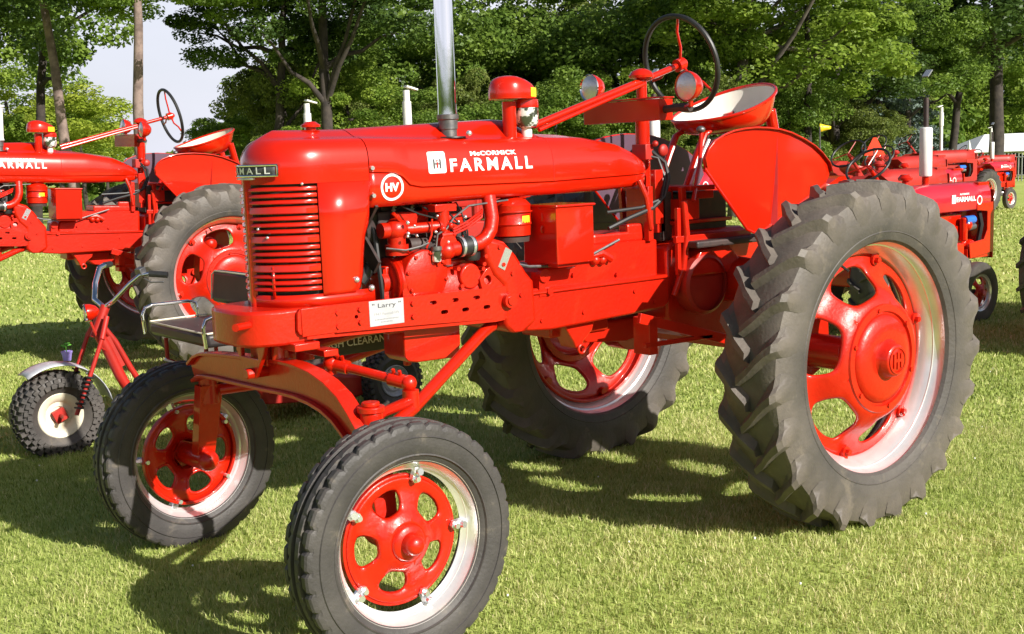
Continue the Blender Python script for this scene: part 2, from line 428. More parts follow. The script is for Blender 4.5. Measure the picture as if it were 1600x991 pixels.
def front_tyre_mesh(R=0.402, w=0.073, rb=0.272):
    n = 216
    prof = [(rb-0.004, w*0.72), (rb+0.006, w*0.83), (rb+0.03, w*1.0), (rb+0.06, w*1.06), (R-0.040, w*1.04), (R-0.028, w*1.03),       # 0-5 side wall
            (R-0.022, w*1.02), (R-0.010, w*0.96), (R-0.004, w*0.86), (R-0.003, w*0.60), (R-0.013, w*0.57), (R-0.013, w*0.46), (R, w*0.43), (R+0.001, w*0.16), (R-0.011, w*0.13), (R-0.011, w*0.0)]
    prof2 = prof + [(r, -a) for r, a in prof[-2::-1]]
    L = len(prof2)
    def mod(i, k):
        j = i if i < len(prof) else L-1-i
        if 6 <= j <= 9 and (k % 6) == 0: return 1-0.010/R
        if j == 9 and (k % 6) == 1: return 1-0.010/R
        if j == 12 and (k % 6) == 3: return 1-0.006/R
        return 1
    b = B().lathe(prof2, n=n, mod=mod)
    for sd_ in (1, -1):
        b.lathe([(rb+0.018, sd_*w*0.93), (rb+0.021, sd_*(w*0.97+0.003)), (rb+0.026, sd_*w*0.985)], n=96)
        b.lathe([(rb+0.078, sd_*w*1.045), (rb+0.080, sd_*(w*1.06+0.003)), (rb+0.083, sd_*w*1.045)], n=96)
    for v in b.bm.verts: v.co.z = max(v.co.z, -0.380)
    return b.mesh('tyre', RUBG, 24)
def make_front_wheel():
    ty = front_tyre_mesh()
    w = 0.060
    rim = B().lathe([(0.273, w-.003), (0.284, w), (0.288, w-0.004), (0.286, w-0.010), (0.276, w-0.014), (0.269, w-0.022), (0.267, w-0.040), (0.252, w-0.044), (0.250, w-0.058), (0.240, w-0.064),
                     (0.246, -w+0.048), (0.262, -w+0.04), (0.268, -w+0.024), (0.276, -w+0.014), (0.286, -w+0.010), (0.288, -w+0.004), (0.284, -w), (0.273, -w+0.003),
                     (0.256, -w+0.042), (0.240, -w+0.055), (0.234, 0), (0.240, w-0.055), (0.256, w-0.042)], n=112, close=True).mesh('rim', RIM, 40)
    yf = lambda r: interp(r, [(0.05, 0.035), (0.08, 0.020), (0.11, 0.0), (0.17, -0.016), (0.205, -0.010), (0.215, -0.016)])
    d = B(); spoke_disc(d, 5, rad(70), 0.062, 0.207, 0.137, rad(21), 0.041, yf, power=0.72)
    d.lathe([(0.207, yf(.207)), (0.212, -0.014), (0.212, -0.030), (0.205, -0.034)], n=80)
    disc = d.mesh('front_wheel', CAST, 50)
    h = B().lathe([(0.0, 0.098), (0.018, 0.096), (0.030, 0.086), (0.036, 0.070), (0.038, 0.050), (0.054, 0.046), (0.060, 0.040), (0.066, 0.026), (0.066, 0.0)], n=40)
    h.plate(circle2((0, 0), 0.062, 5, rad(34)), [], 'y', 0.018, 0.040)
    h.lathe([(0.045, 0.01), (0.045, -0.075), (0.035, -0.085), (0.0, -0.085)], n=32)
    ring_bolts(h, 5, 0.115, -0.010, rad(34), 0.007, 0.006)
    hub = h.mesh('hub_cap', CAST, 40)
    kids = [('tyre', ty, 0), ('rim', rim, 0), ('hub_cap', hub, 0)]
    for k in range(5):
        a = rad(34+72*k); ca, sa = math.cos(a), math.sin(a)
        c = B()
        c.cyl((0.206*ca, -0.045, 0.206*sa), (0.206*ca, 0.028, 0.206*sa), 0.009, n=8)
        c.cyl((0.206*ca, 0.000, 0.206*sa), (0.206*ca, 0.014, 0.206*sa), 0.016, n=6)
        c.tube([(0.200*ca, -0.003, 0.200*sa), (0.226*ca, 0.006, 0.226*sa), (0.245*ca, 0.0, 0.245*sa)], [0.015, 0.019, 0.012], 8)
        c.tube([(0.224*ca, -0.004, 0.224*sa), (0.232*ca, 0.032, 0.232*sa)], 0.012, 8)
        kids.append(('wheel_clamp', c.mesh('wheel_clamp', BOLT, 40), 0))
    return ('front_wheel', disc, 0.013, kids)
REARW = make_rear_wheel()
FRONTW = make_front_wheel()

# ================================================================ the big red tractor (X forward, Y to its left, Z up)
HW = [(0.40, 0.02), (0.42, 0.075), (0.46, 0.115), (0.54, 0.146), (0.66, 0.168), (0.85, 0.187), (1.05, 0.198), (1.2, 0.2), (2.0, 0.2)]
HS = [(0.40, 1.535), (0.42, 1.56), (0.457, 1.587), (0.515, 1.617), (0.63, 1.660), (0.85, 1.693), (1.2, 1.700), (1.5, 1.703), (1.97, 1.715)]
HB = [(0.40, 1.52), (0.42, 1.498), (0.46, 1.480), (0.55, 1.470), (0.8, 1.463), (1.286, 1.461), (1.94, 1.456)]
HC = [(0.40, 1.528), (0.54, 1.522), (1.08, 1.514), (1.712, 1.520), (1.765, 1.530), (1.795, 1.560), (1.83, 1.577), (1.95, 1.585)]
HT = [(0.40, 1.537), (0.46, 1.60), (0.515, 1.628), (0.63, 1.672), (0.9, 1.708), (1.05, 1.716), (1.10, 1.742), (1.16, 1.772), (1.23, 1.776), (1.44, 1.768), (1.86, 1.752), (1.95, 1.747)]
def lin(x, tab): return float(np.interp(x, [a for a, _ in tab], [b for _, b in tab]))
def hood_sec(x):
    w, zs, zb, zc, zt = (lin(x, t) for t in (HW, HS, HB, HC, HT))
    d = min(0.006, w*0.1); h = zs-zc
    lo = [(w*0.80, zb), (w*0.92, zb+0.15*(zc-zb)), (w-d*1.2, zb+0.45*(zc-zb)), (w-d, zc-0.004)]
    up = [(w-d*1.8, zc), (w, zc+0.004), (w*1.004, zc+0.12*h), (w*1.0, zc+0.32*h), (w*0.985, zc+0.50*h), (w*0.95, zc+0.68*h), (w*0.885, zc+0.83*h),
          (w*0.79, zc+0.93*h), (w*0.68, zc+0.985*h), (w*0.55, zs)]
    top = [(w*0.42, zs+(zt-zs)*0.32), (w*0.28, zs+(zt-zs)*0.68), (w*0.14, zs+(zt-zs)*0.93), (0, zt)]
    return lo, up+top
def side_y(x, z):
    lo, up = hood_sec(x)
    pts = lo+up
    zz = [p[1] for p in pts]; yy = [p[0] for p in pts]
    return float(np.interp(z, zz, yy))
PLAN = [(1.944, .2), (2.02, .2), (2.09, .2), (2.13, .1995), (2.165, .1975), (2.195, .191), (2.225, .179), (2.255, .161), (2.281, .137), (2.302, .108), (2.317, .077), (2.327, .045), (2.332, .018), (2.333, 0)]
PL = [(x, -y) for x, y in PLAN[:-1]]
PLANF = PLAN+PL[::-1]                                        # near rear corner -> nose -> far rear corner
_d = [0]
for (a, b_), (c, d_) in zip(PLAN[::-1][:-1], PLAN[::-1][1:]): _d.append(_d[-1]+math.hypot(c-a, d_-b_))
def plan_at(s, off=0.0):
    """point of the nose outline at arc length s from the ridge (s > 0 = left side), pushed out by off"""
    a = abs(s); R_ = PLAN[::-1]
    def P(a_): return np.array([np.interp(a_, _d, [p[0] for p in R_]), np.interp(a_, _d, [p[1] for p in R_])])
    p = P(a); t = P(a+0.012)-P(max(0, a-0.012)); t /= np.linalg.norm(t)
    nrm = np.array([-t[1], t[0]])*-1
    if a < 0.012: nrm = np.array([1., 0.])
    if nrm[0] < 0 and nrm[1] < 0: nrm = -nrm
    if nrm[1] < -0.01: nrm = -nrm
    p = p+nrm*off
    return (float(p[0]), float(p[1]) if s >= 0 else -float(p[1]))

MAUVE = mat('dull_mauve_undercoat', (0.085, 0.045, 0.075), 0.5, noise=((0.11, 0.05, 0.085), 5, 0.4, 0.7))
def make_tractor():
    T = thing('tractor', 'glossy red tractor nearest to the camera, with HV badge, chrome stack and silver rims', 'tractor', (0, -0.08, 0))
    # ---- hood (upper sheet) and the strip below the crease
    xs = list(np.unique(np.concatenate([np.linspace(0.40, 0.46, 7), np.linspace(0.46, 0.7, 12), np.linspace(0.7, 1.06, 14), np.linspace(1.06, 1.2, 12), np.linspace(1.2, 1.70, 16), np.linspace(1.70, 1.86, 22), np.linspace(1.86, 1.940, 4)])))
    b = B(); b.strip([[(x, y, z) for y, z in hood_sec(x)[1]]+[(x, -y, z) for y, z in hood_sec(x)[1][-2::-1]] for x in xs])
    hood = b.end('hood', RED, T, 50)
    for s in (1, -1):
        b = B(); b.strip([[(x, s*y, z) for y, z in ([(hood_sec(x)[0][0][0]*0.8, hood_sec(x)[0][0][1]+0.012)]+hood_sec(x)[0]+[(hood_sec(x)[1][0][0]-0.002, lin(x, HC)+0.002)])] for x in xs])
        b.end('hood_side_panel', RED, T, 50, solid=0.002)
    b = B(); b.strip([[(x, s*lin(x, HW)*0.8, lin(x, HB)+0.012) for s in (1, 0, -1)] for x in xs if x < 1.2]); b.end('fuel_tank_bottom', RED, T, 40)
    b = B()
    for x, z in ((1.93, 1.50), (1.93, 1.60)): b.cyl((x, .197, z), (x, .208, z), .008, n=8); 
    b.ball((1.452, 0.155, 1.718), 0.012)
    b.end('hood_screw', BOLT, hood)['kind'] = 'stuff'
    # ---- radiator shell: dome, bands, side panels, ridge
    up = hood_sec(1.94)[1]; b = B(); loops = []
    zt = up[-1][1]
    for y, z in [(0.2, 1.556), (0.2, 1.575)]+up[2:]:
        k = y/0.2; f = (z-1.60)/(zt-1.60)
        g = 1 if f < 0 else (1-0.30*max(0, f)**3.2)
        loops.append([(1.944+(px-1.944)*g, py*k if k > 0 else 0, z) for px, py in PLANF])
    b.strip(loops); bmesh.ops.remove_doubles(b.bm, verts=b.bm.verts[:], dist=0.0004)
    shell = b.end('radiator_shell', RED, T, 60)
    b = B()
    b.strip([[(x, y, z) for x, y in PLANF] for z in (1.118, 1.163)])
    b.end('shell_band', RED, shell, 50, solid=0.003)
    for s in (1, -1):
        rear = [(1.555, 1.944), (1.44, 1.944), (1.40, 1.950), (1.36, 1.966), (1.30, 1.976), (1.22, 1.984), (1.17, 1.996), (1.154, 2.010)]
        b = B()
        b.strip([[(xr+(2.158-xr)*t, s*(0.2005-0.012*max(0, 1-t*9)*(1 if z < 1.45 else 0)), z) for t in (0, 0.05, 0.12, 0.5, 1)] for z, xr in rear])
        b.end('shell_side_panel', RED, shell, 40, solid=0.003)
    b = B(); b.strip([[(*plan_at(s, o), z) for s, o in ((-0.024, -0.004), (-0.018, 0.004), (-0.008, 0.010), (0.008, 0.010), (0.018, 0.004), (0.024, -0.004))] for z in (1.118, 1.3, 1.45, 1.60)])
    b.end('grille_ridge', RED, shell, 50)
    b = B(); b.plate([(1.99, .185), (2.14, .180), (2.20, .165), (2.25, .135), (2.285, .09), (2.30, .03), (2.30, -.03), (2.285, -.09), (2.25, -.135), (2.20, -.165), (2.14, -.18), (1.99, -.185)], [], 'z', 1.125, 1.575); b.end('radiator_core', BLACK, T, 0)
    # slats: 4 groups of 4 slots, so 5 + 3x4 rows of metal between them
    z = 1.5545; rows = []
    for gidx in range(4):
        for k in range(4):
            z -= 0.0080   # slot
            hgt = 0.0148 if k < 3 else 0.0265
            if gidx == 3 and k == 3: break
            rows.append((z, z-hgt)); z -= hgt
    send = _d[-1]-_d[[i for i, p in enumerate(PLAN[::-1]) if abs(p[0]-2.165) < 1e-6][0]]
    smax = _d[-1]-send
    for i, (z1, z0) in enumerate(rows):
        for s in (1, -1):
            ss = np.linspace(0.02, smax+0.004, 12)
            cols = []
            for q in ss:
                e = min(1, (smax+0.004-q)/0.012)
                cols.append([(*plan_at(s*q, o), zz) for o, zz in ((-0.004, z1), (0.003*e, z1-0.003), (0.0065*e, z0+0.003), (0.004*e, z0), (-0.003, z0+0.003))])
            me = B(); me.strip(cols, closed=True); me.end('grille_slat', RED, shell, 40)
    b = B(); b.strip([[(*plan_at(s, 0.002), z) for s in (0.108, 0.113, 0.118)] for z in (1.155, 1.265)]); b.end('grille_divider', RED, shell, 30, solid=0.006)
    bb = B()
    for s, zz in ((0.06, 1.40), (0.10, 1.37), (0.235, 1.555)): p = plan_at(s, 0.006); bb.ball((*p, zz), 0.0055)
    bb.ball((2.02, .202, 1.20), 0.012); bb.ball((1.96, .205, 1.165), 0.012); bb.end('grille_screw', BOLT, shell)['kind'] = 'stuff'
    # name plate on the nose
    sA = 0.150
    b = B(); b.strip([[(*plan_at(s, 0.010), z) for s in np.linspace(-sA, sA, 21)] for z in (1.588, 1.624)]); npl = b.end('grille_nameplate', PRINT, shell, 40, solid=0.004)
    for z in (1.5875, 1.6245):
        B().tube([(*plan_at(s, 0.013), z) for s in np.linspace(-sA-0.008, sA+0.008, 25)], 0.0038, 6).end('nameplate_border', CHROME, shell)
    for s in (-1, 1): B().tube([(*plan_at(s*(sA+0.006), 0.013), z) for z in (1.5875, 1.6245)], 0.004, 6).end('nameplate_border', CHROME, shell)
    B().tube([(*plan_at(s, 0.010), 1.578) for s in np.linspace(-0.06, 0.06, 11)], 0.007, 6, flat=0.6).end('nameplate_foot', RIM, shell)
    place_text('FARMALL', 0.262, 0.024, lambda u, v: (*plan_at(u, 0.0148), 1.606+v), 'nameplate_lettering', WHITE, shell, bold=0.012, spacing=1.5)
    B().lathe([(0, 1.778), (0.02, 1.776), (0.03, 1.768), (0.036, 1.765), (0.036, 1.757), (0.02, 1.755), (0.02, 1.735)], (2.06, 0, 0), 'z', 24).end('radiator_cap', RED, shell)
    # ---- lettering on both sides
    for s in (1, -1):
        def on_side(xc, zc, off=0.0022):
            return lambda u, v: (xc-u*s, s*(side_y(xc-u*s, zc+v)+off), zc+v)
        place_text('FARMALL', 0.405, 0.050, on_side(1.378, 1.598), 'brand_lettering', WHITE, hood, bold=0.030, spacing=1.38)
        place_text('McCORMICK', 0.228, 0.0175, on_side(1.365, 1.640), 'brand_lettering', WHITE, hood, bold=0.045, spacing=1.1)
        def sheet(pts2, xc, zc, off, name, mt):
            bm = bmesh.new(); f = on_side(xc, zc, off)
            bm.faces.new([bm.verts.new(f(u, v)) for u, v in pts2])
            for i in range(1, 6):
                zz = min(p[1] for p in pts2); h = max(p[1] for p in pts2)-zz
                bmesh.ops.bisect_plane(bm, geom=bm.verts[:]+bm.edges[:]+bm.faces[:], plane_co=(0, 0, zc+zz+h*i/6), plane_no=(0, 0, 1))
            for v in bm.verts: v.co.y = s*(side_y(v.co.x, v.co.z)+off)
            me = bpy.data.meshes.new(name); bm.to_mesh(me); bm.free(); me.materials.append(mt); return link(name, me, hood)
        def rrect(w, h, r): return [(sx*(w/2-r)+r*math.cos(a), sy*(h/2-r)+r*math.sin(a)) for sx, sy, a00 in ((1, 1, 0), (-1, 1, PI/2), (-1, -1, PI), (1, -1, 3*PI/2)) for a in (a00, a00+PI/4, a00+PI/2)]
        sheet(rrect(0.082, 0.082, 0.007), 1.640, 1.611, 0.0016, 'emblem', WHITE)
        place_text('H', 0.036, 0.036, on_side(1.640, 1.606, 0.0032), 'emblem_mark', PRINT, hood, bold=0.01)
        place_text('i', 0.007, 0.030, on_side(1.640, 1.606, 0.0040), 'emblem_mark', RED, hood, bold=0.02)
        # round model badge: ring + letters
        cx, cz = 1.843, 1.527
        f = on_side(cx, cz, 0.003)
        bm = bmesh.new(); A = []; C = []
        for i in range(48):
            a = 2*PI*i/48
            A.append(bm.verts.new(f(0.050*math.cos(a), 0.050*math.sin(a)))); C.append(bm.verts.new(f(0.0405*math.cos(a), 0.0405*math.sin(a))))
        for i in range(48): bm.faces.new((A[i], A[(i+1) % 48], C[(i+1) % 48], C[i]))
        me = bpy.data.meshes.new('model_badge'); bm.to_mesh(me); bm.free(); me.materials.append(WHITE); link('model_badge', me, hood)
        place_text('HV', 0.060, 0.032, f, 'model_badge_lettering', WHITE, hood, bold=0.05)
    for s in (1, -1):
        B().tube([(1.062, s*(y+0.0008), z) for y, z in hood_sec(1.062)[1][1:]], 0.0016, 4).end('hood_seam', OLDRED, hood)
    # ---- exhaust stack
    ex, ey = 1.497, 0.080
    B().cyl((ex, ey, 1.60), (ex, ey, 1.735), 0.034, n=24).lathe([(0.034, 1.735), (0.038, 1.738), (0.038, 1.772), (0.043, 1.776), (0.043, 1.792), (0.038, 1.795)], (ex, ey, 0), 'z', 28).end('exhaust_collar', IRON, T)
    B().lathe([(0.039, 1.785), (0.0372, 1.83), (0.0368, 2.55), (0.034, 2.55), (0.034, 2.4)], (ex, ey, 0), 'z', 40).end('exhaust_pipe', CHROME, T, 30)
    B().lathe([(0.062, 1.701), (0.060, 1.706), (0.035, 1.700)], (ex, ey+.012, 0.002), 'z', 28).end('exhaust_hole', BLACK, T)
    # ---- air pre-cleaner
    ax_, ay = 1.206, 0.10
    pc = B().lathe([(0.0285, 1.45), (0.0285, 1.842)], (ax_, ay, 0), 'z', 24).end('pre_cleaner_stem', RED, T)
    b = B()
    # mushroom: round in front, drawn out over the jar to the rear
    prof = [(0.55, 1.862), (0.92, 1.850), (1.0, 1.853), (1.01, 1.864), (1.0, 1.885), (0.965, 1.905), (0.88, 1.922), (0.72, 1.934), (0.5, 1.941), (0.25, 1.944), (0.02, 1.945)]
    L = []
    for k, z in prof:
        ring = []
        for i in range(48):
            a = 2*PI*i/48; c, s_ = math.cos(a), math.sin(a)
            rx = 0.083 if c > 0 else 0.128
            zz = z-(0.030*max(0, -c)**1.5*max(0, (z-1.87)/0.075)*k)
            ring.append((ax_+c*rx*k, ay+s_*0.080*k, zz))
        L.append(ring)
    b.strip(L, closed=True); cap = b.end('pre_cleaner_cap', RED, T, 60)
    b = B(); c0, c1 = 4.05, 4.62
    def capside(a, z): return (ax_+math.cos(a)*(0.083 if math.cos(a) > 0 else 0.128)*1.008, ay+math.sin(a)*0.0805*1.008, z)
    b.strip([[capside(PI-a, z) for a in np.linspace(0.42, 1.10, 9)] for z in (1.859, 1.895)]); b.end('sticker', YEL, cap)
    jx = 1.118
    B().lathe([(0.050, 1.85), (0.052, 1.83), (0.052, 1.818), (0.046, 1.814)], (jx, ay, 0), 'z', 28).end('bowl_clamp', RED, T)
    B().lathe([(0.050, 1.817), (0.051, 1.79), (0.050, 1.76), (0.042, 1.742), (0.025, 1.736), (0, 1.735)], (jx, ay, 0), 'z', 28).end('glass_bowl', GLASS, T)
    B().lathe([(0.020, 1.737), (0.022, 1.725), (0.022, 1.70)], (jx, ay, 0), 'z', 16).end('bowl_foot', WHITE, T)
    # ---- steering: post, dome, shafts, wheel
    px_ = 0.36
    B().cyl((px_, 0, 1.20), (px_, 0, 1.76), 0.033, n=16).cyl((px_, 0, 1.85), (px_, 0, 1.955), 0.024, n=16).lathe([(0.03, 1.945), (0.055, 1.952), (0.058, 1.962), (0.045, 1.980), (0.020, 1.992), (0, 1.995)], (px_, 0, 0), 'z', 28).end('steering_post', RED, T)
    B().box((0.455, 0, 1.80), (0.085, 0.49, 0.092)).box((0.455, 0, 1.852), (0.097, 0.50, 0.006)).end('tool_box', RED, T, 0, bevel=0.004)
    B().cyl((1.02, 0.03, 1.748), (0.115, 0, 2.012), 0.0145, 0.0145, n=14).end('steering_shaft', RED, T)
    B().cyl((1.02, 0.06, 1.728), (0.36, 0.02, 1.925), 0.009, n=10).end('control_rod', RED, T)
    B().cyl((0.13, 0, 2.008), (0.09, 0, 2.02), 0.030, n=20).ball((0.085, 0, 2.022), 0.02).end('steering_hub', RED, T)
    sw = B(); N = Vector((-0.958, 0, 0.285)).normalized(); U = Vector((0, 1, 0)); V_ = N.cross(U); cc = Vector((0.105, 0, 2.018))
    sw.tube([cc+(U*math.cos(2*PI*i/56)+V_*math.sin(2*PI*i/56))*0.222 for i in range(56)], 0.0125, 10, closed=True)
    swo = sw.end('steering_wheel', BLACK, T)
    for k, a in enumerate((-1.36, -1.36+2*PI/3, -1.36+4*PI/3)):
        dd = U*math.cos(a)+V_*math.sin(a); side = N.cross(dd)
        if dd.z < -0.9: pass
        B().tube([cc+dd*0.02, cc+dd*0.08+side*0.012-N*0.006, cc+dd*0.15-side*0.008-N*0.002, cc+dd*0.218], 0.0065, 8).end('spoke', RED, swo)
    # ---- lamps
    for (lx, ly, lz) in ((0.500, 0.405, 1.888), (0.41, -0.300, 1.925)):
        b = B().lathe([(0.060, 0.0), (0.064, -0.004), (0.064, -0.012), (0.058, -0.035), (0.045, -0.060), (0.026, -0.078), (0.0, -0.085)], (lx, ly, lz), 'x', 32)
        b.tube([(lx-0.03, ly, lz-0.055), (lx-0.03, ly, lz-0.078), (lx-0.03, ly*0.93, lz-0.085)], 0.011, 8)
        lo = b.end('headlamp', RED, T)
        B().lathe([(0.0, 0.007), (0.025, 0.0055), (0.048, 0.001), (0.0575, -0.003)], (lx, ly, lz), 'x', 32).end('lens', LENS, lo)
        B().lathe([(0.0575, -0.003), (0.062, 0.002), (0.0645, -0.003)], (lx, ly, lz), 'x', 32).end('lens_ring', CHROME if ly < 0 else RED, lo)
    B().tube([(0.46, 0.24, 1.80), (0.46, 0.33, 1.805), (0.465, 0.40, 1.800)], 0.017, 8).end('lamp_bracket', DARK, T); B().tube([(0.46, -0.24, 1.82), (0.40, -0.30, 1.84)], 0.014, 8).end('lamp_bracket', DARK, T)
    # ---- seat
    def seat(z0, cx, off, r0):
        rings = []
        for rho, hf_ in ((0.02, 0), (0.35, 0.01), (0.58, 0.05), (0.74, 0.13), (0.85, 0.25), (0.925, 0.42), (0.97, 0.62), (0.995, 0.82), (1.01, 1.0)):
            ring = []
            for i in range(56):
                a = 2*PI*i/56; c, s_ = math.cos(a), math.sin(a)
                back = (1-c)/2
                H = 0.050+0.152*back**1.35; rx, ry = 0.235, 0.245
                lift = 1+0.10*back
                hgt = (H+0.018)*hf_
                x = cx+c*rx*rho*(lift if c < 0 else 1)*(0.93+0.07*hf_); y = s_*ry*rho
                ring.append((x*1.0+off*c*0.3*rho*(-1 if off < 0 else 1), y, z0+hgt+off-c*0.012*rho))
            rings.append(ring)
        return rings
    b = B(); L = seat(1.693, -0.18, 0, 0); b.strip(L, closed=True); b.bm.faces.new([v for v in b.bm.verts[:56]]); st = b.end('seat', RED, T, 70)
    b = B(); L2 = [[(x*1+0.0, y*0.985, z+0.006) for x, y, z in r] for r in L]; b.strip(L2, closed=True); b.bm.faces.new([v for v in b.bm.verts[:56]]); b.end('seat_liner', SEATW, st, 70)
    B().tube([Vector(p)+Vector((0, 0, 0.002)) for p in L[-1]], 0.008, 8, closed=True).end('seat_rim', RED, st)
    b = B(); b.cyl((-0.37, 0.13, 1.80), (-0.44, 0.12, 1.58), 0.028, n=12); b.cyl((-0.37, -0.13, 1.80), (-0.44, -0.12, 1.58), 0.028, n=12); b.box((-0.28, 0, 1.665), (0.34, 0.20, 0.035), (0, 0.1, 0)); b.box((-0.38, 0, 1.56), (0.14, 0.34, 0.10)); b.end('seat_support', RED, T, bevel=0.004)
    for yy in (0.08, -0.10):
        B().tube([(-0.02, yy, 1.715), (0.04, yy, 1.69), (0.10, yy+0.01, 1.60), (0.19, yy+0.02, 1.44)], 0.020, 10, flat=0.6).end('seat_spring', RED, T)
    B().tube([(0.035, 0.105, 1.665), (0.10, 0.112, 1.58), (0.175, 0.118, 1.46)], 0.009, 8).end('chrome_strip', RIM, T)
    B().tube([(0.11, 0.13, 1.705), (0.125, 0.14, 1.66), (0.20, 0.20, 1.56), (0.31, 0.26, 1.40)], 0.010, 8).end('shift_lever', RED, T)
    B().ball((0.115, 0.13, 1.712), 0.021, (1, 1, 0.8)).end('lever_knob', IRON, T)
    # ---- fenders
    fo = [(0.390, 1.541), (0.397, 1.585), (0.372, 1.625), (0.335, 1.655), (0.272, 1.680), (0.212, 1.696), (0.144, 1.704), (0.07, 1.708), (-0.02, 1.705), (-0.10, 1.697), (-0.18, 1.680), (-0.27, 1.650), (-0.345, 1.618), (-0.40, 1.585),
          (-0.455, 1.540), (-0.475, 1.49), (-0.44, 1.44), (0.02, 1.245), (0.07, 1.243), (0.12, 1.262)]
    for s in (1, -1):
        b = B(); b.plate(fo, [], 'y', s*0.400, s*0.404)
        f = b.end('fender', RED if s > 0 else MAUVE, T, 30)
        top = fo[0:16]
        b = B(); b.strip([[(x, s*0.402, z+0.001), (x, s*0.409, z+0.003), (x, s*0.418, z+0.004), (x, s*0.421, z-0.001)] for x, z in top]); b.end('fender_flange', RED, f, 50, solid=0.004)
        b = B(); P = fo[16:]+fo[:1]
        b.tube([(x, s*0.404, z) for x, z in P], 0.006, 6); b.end('fender_bead', RED, f)
        b = B(); V = [[(-0.095, s*0.4042, 1.672), (-0.093, s*0.4045, 1.672), (-0.091, s*0.4042, 1.672)], [(-0.085, s*0.4042, 1.45), (-0.076, s*0.419, 1.45), (-0.068, s*0.4042, 1.45)], [(-0.075, s*0.4042, 1.27), (-0.058, s*0.431, 1.27), (-0.040, s*0.4042, 1.27)]]
        b.strip(V); b.end('fender_rib', RED, f, 0)
    # ---- frame rails
    ro = [(2.272, 1.105), (2.262, 1.118), (2.245, 1.121), (1.345, 1.112), (1.315, 1.06), (1.33, 0.982), (1.43, 0.988), (1.80, 1.006), (2.25, 1.022), (2.268, 1.03), (2.275, 1.045)]
    holes = [slot2((x, z), 0.034, 0.016) for x, z in ((1.695, 1.082), (1.592, 1.082), (1.489, 1.081), (1.644, 1.041), (1.544, 1.040), (1.440, 1.039))]
    holes += [circle2((2.245, 1.095), .007, 8), circle2((2.245, 1.045), .007, 8), circle2((2.035, 1.066), 0.008, 8)]
    for s in (1, -1):
        a0, a1 = (0.198, 0.212) if s > 0 else (-0.212, -0.198)
        b = B(); b.plate(ro, holes, 'y', a0, a1)
        b.plate([(2.13, 1.105), (2.13, 1.012), (1.352, 0.985), (1.352, 0.978), (1.40, 0.975), (2.24, 1.008), (2.24, 1.018), (2.14, 1.018), (2.14, 1.105)], [], 'y', s*0.2121, s*0.2126)
        fr = b.end('frame_rail', CAST, T, 30, bevel=0.002)
        b = B(); b.strip([[(x, s*0.205, z-0.002), (x, s*0.150, z-0.004)] for x, z in ((2.25, 1.022), (1.80, 1.006), (1.43, .988))]); b.end('rail_flange', CAST, fr, solid=0.008)
        b = B()
        for x, z in ((2.115, 1.09), (2.115, 1.04), (2.02, 1.092), (2.02, 1.045), (1.79, 1.09), (1.79, 1.04)): b.cyl((x, s*0.212, z), (x, s*0.222, z), 0.0095, n=6)
        b.end('rail_bolt', CAST, fr, 30)['kind'] = 'stuff'
    B().box((2.19, 0.2135, 1.069), (0.14, 0.006, 0.100)).end('rail_end_plate', CAST, T, bevel=0.002)
    b = B(); b.box((1.906, 0.2135, 1.069), (0.150, 0.003, 0.094)); pl = b.end('name_plate', PLATE, T, bevel=0.001)
    f = lambda zc, k=1: (lambda u, v: (1.906-u, 0.2158, zc+v))
    place_text('" Larry "', 0.125, 0.022, f(1.095), 'plate_lettering', PRINT, pl, bold=0.005)
    place_text('1947 Farmall HV', 0.110, 0.010, f(1.066), 'plate_lettering', GREYPRINT, pl, bold=0.0)
    b = B()
    for zc, w_ in ((1.046, 0.10), (1.036, 0.05)):
        x = 1.906+w_/2
        while x > 1.906-w_/2: b.box((x, 0.2156, zc), (0.004, 0.001, 0.004)); x -= 0.0065
    b.end('plate_small_print', GREYPRINT, pl, 0)
    # ---- bolster and front axle
    b = B(); P = [(2.455, 0.0), (2.455, 0.06), (2.445, 0.12), (2.41, 0.165), (2.35, 0.192), (2.20, 0.197)]
    out = P+[(x, -y) for x, y in P[::-1][:-1]]; out = P+[(2.20, -0.197), (2.35, -0.192), (2.41, -0.165), (2.445, -0.12), (2.455, -0.06)]
    b.plate(out, [], 'z', 0.992, 1.120); b.end('front_bolster', CAST, T, 30, bevel=0.012)
    B().cyl((2.40, 0.12, 1.072), (2.50, 0.19, 1.078), 0.014, n=10).cyl((2.37, 0.10, 1.07), (2.42, 0.135, 1.072), 0.021, n=10).end('crank_hanger', CAST, T)
    b = B(); b.plate([(-0.100, 0.995), (0.125, 0.995), (0.105, 0.955), (0.03, 0.868), (0.015, 0.858), (-0.015, 0.858), (-0.03, 0.868), (-0.115, 0.955)], [[(-0.075, 0.975), (0.06, 0.975), (0.06, 0.935), (-0.075, 0.935)], circle2((0.012, 0.880), 0.008, 8)], 'x', 2.345, 2.362)
    b.end('pivot_bracket', CAST, T, 30, bevel=0.003)
    b = B(); b.box((2.285, 0, 0.95), (0.09, 0.13, 0.09)); b.cyl((2.39, 0.012, 0.880), (2.2, 0.012, 0.880), 0.020, n=12); b.box((2.25, 0.15, 0.985), (0.10, 0.16, 0.028)); b.cyl((2.30, 0.10, 0.925), (2.30, 0.10, 0.985), 0.024, n=12)
    b.end('axle_pivot', CAST, T, 30, bevel=0.004)
    mid = [(-0.66, 0.795), (-0.60, 0.825), (-0.545, 0.838), (-0.42, 0.848), (-0.30, 0.853), (-0.12, 0.861), (0.0, 0.866), (0.12, 0.872), (0.24, 0.872), (0.35, 0.862), (0.44, 0.843), (0.52, 0.812), (0.575, 0.775), (0.625, 0.735), (0.645, 0.70)]
    hh = [0.030, 0.034, 0.038, 0.041, 0.044, 0.047, 0.049, 0.050, 0.049, 0.047, 0.044, 0.041, 0.037, 0.033, 0.030]
    tops, bots = [], []
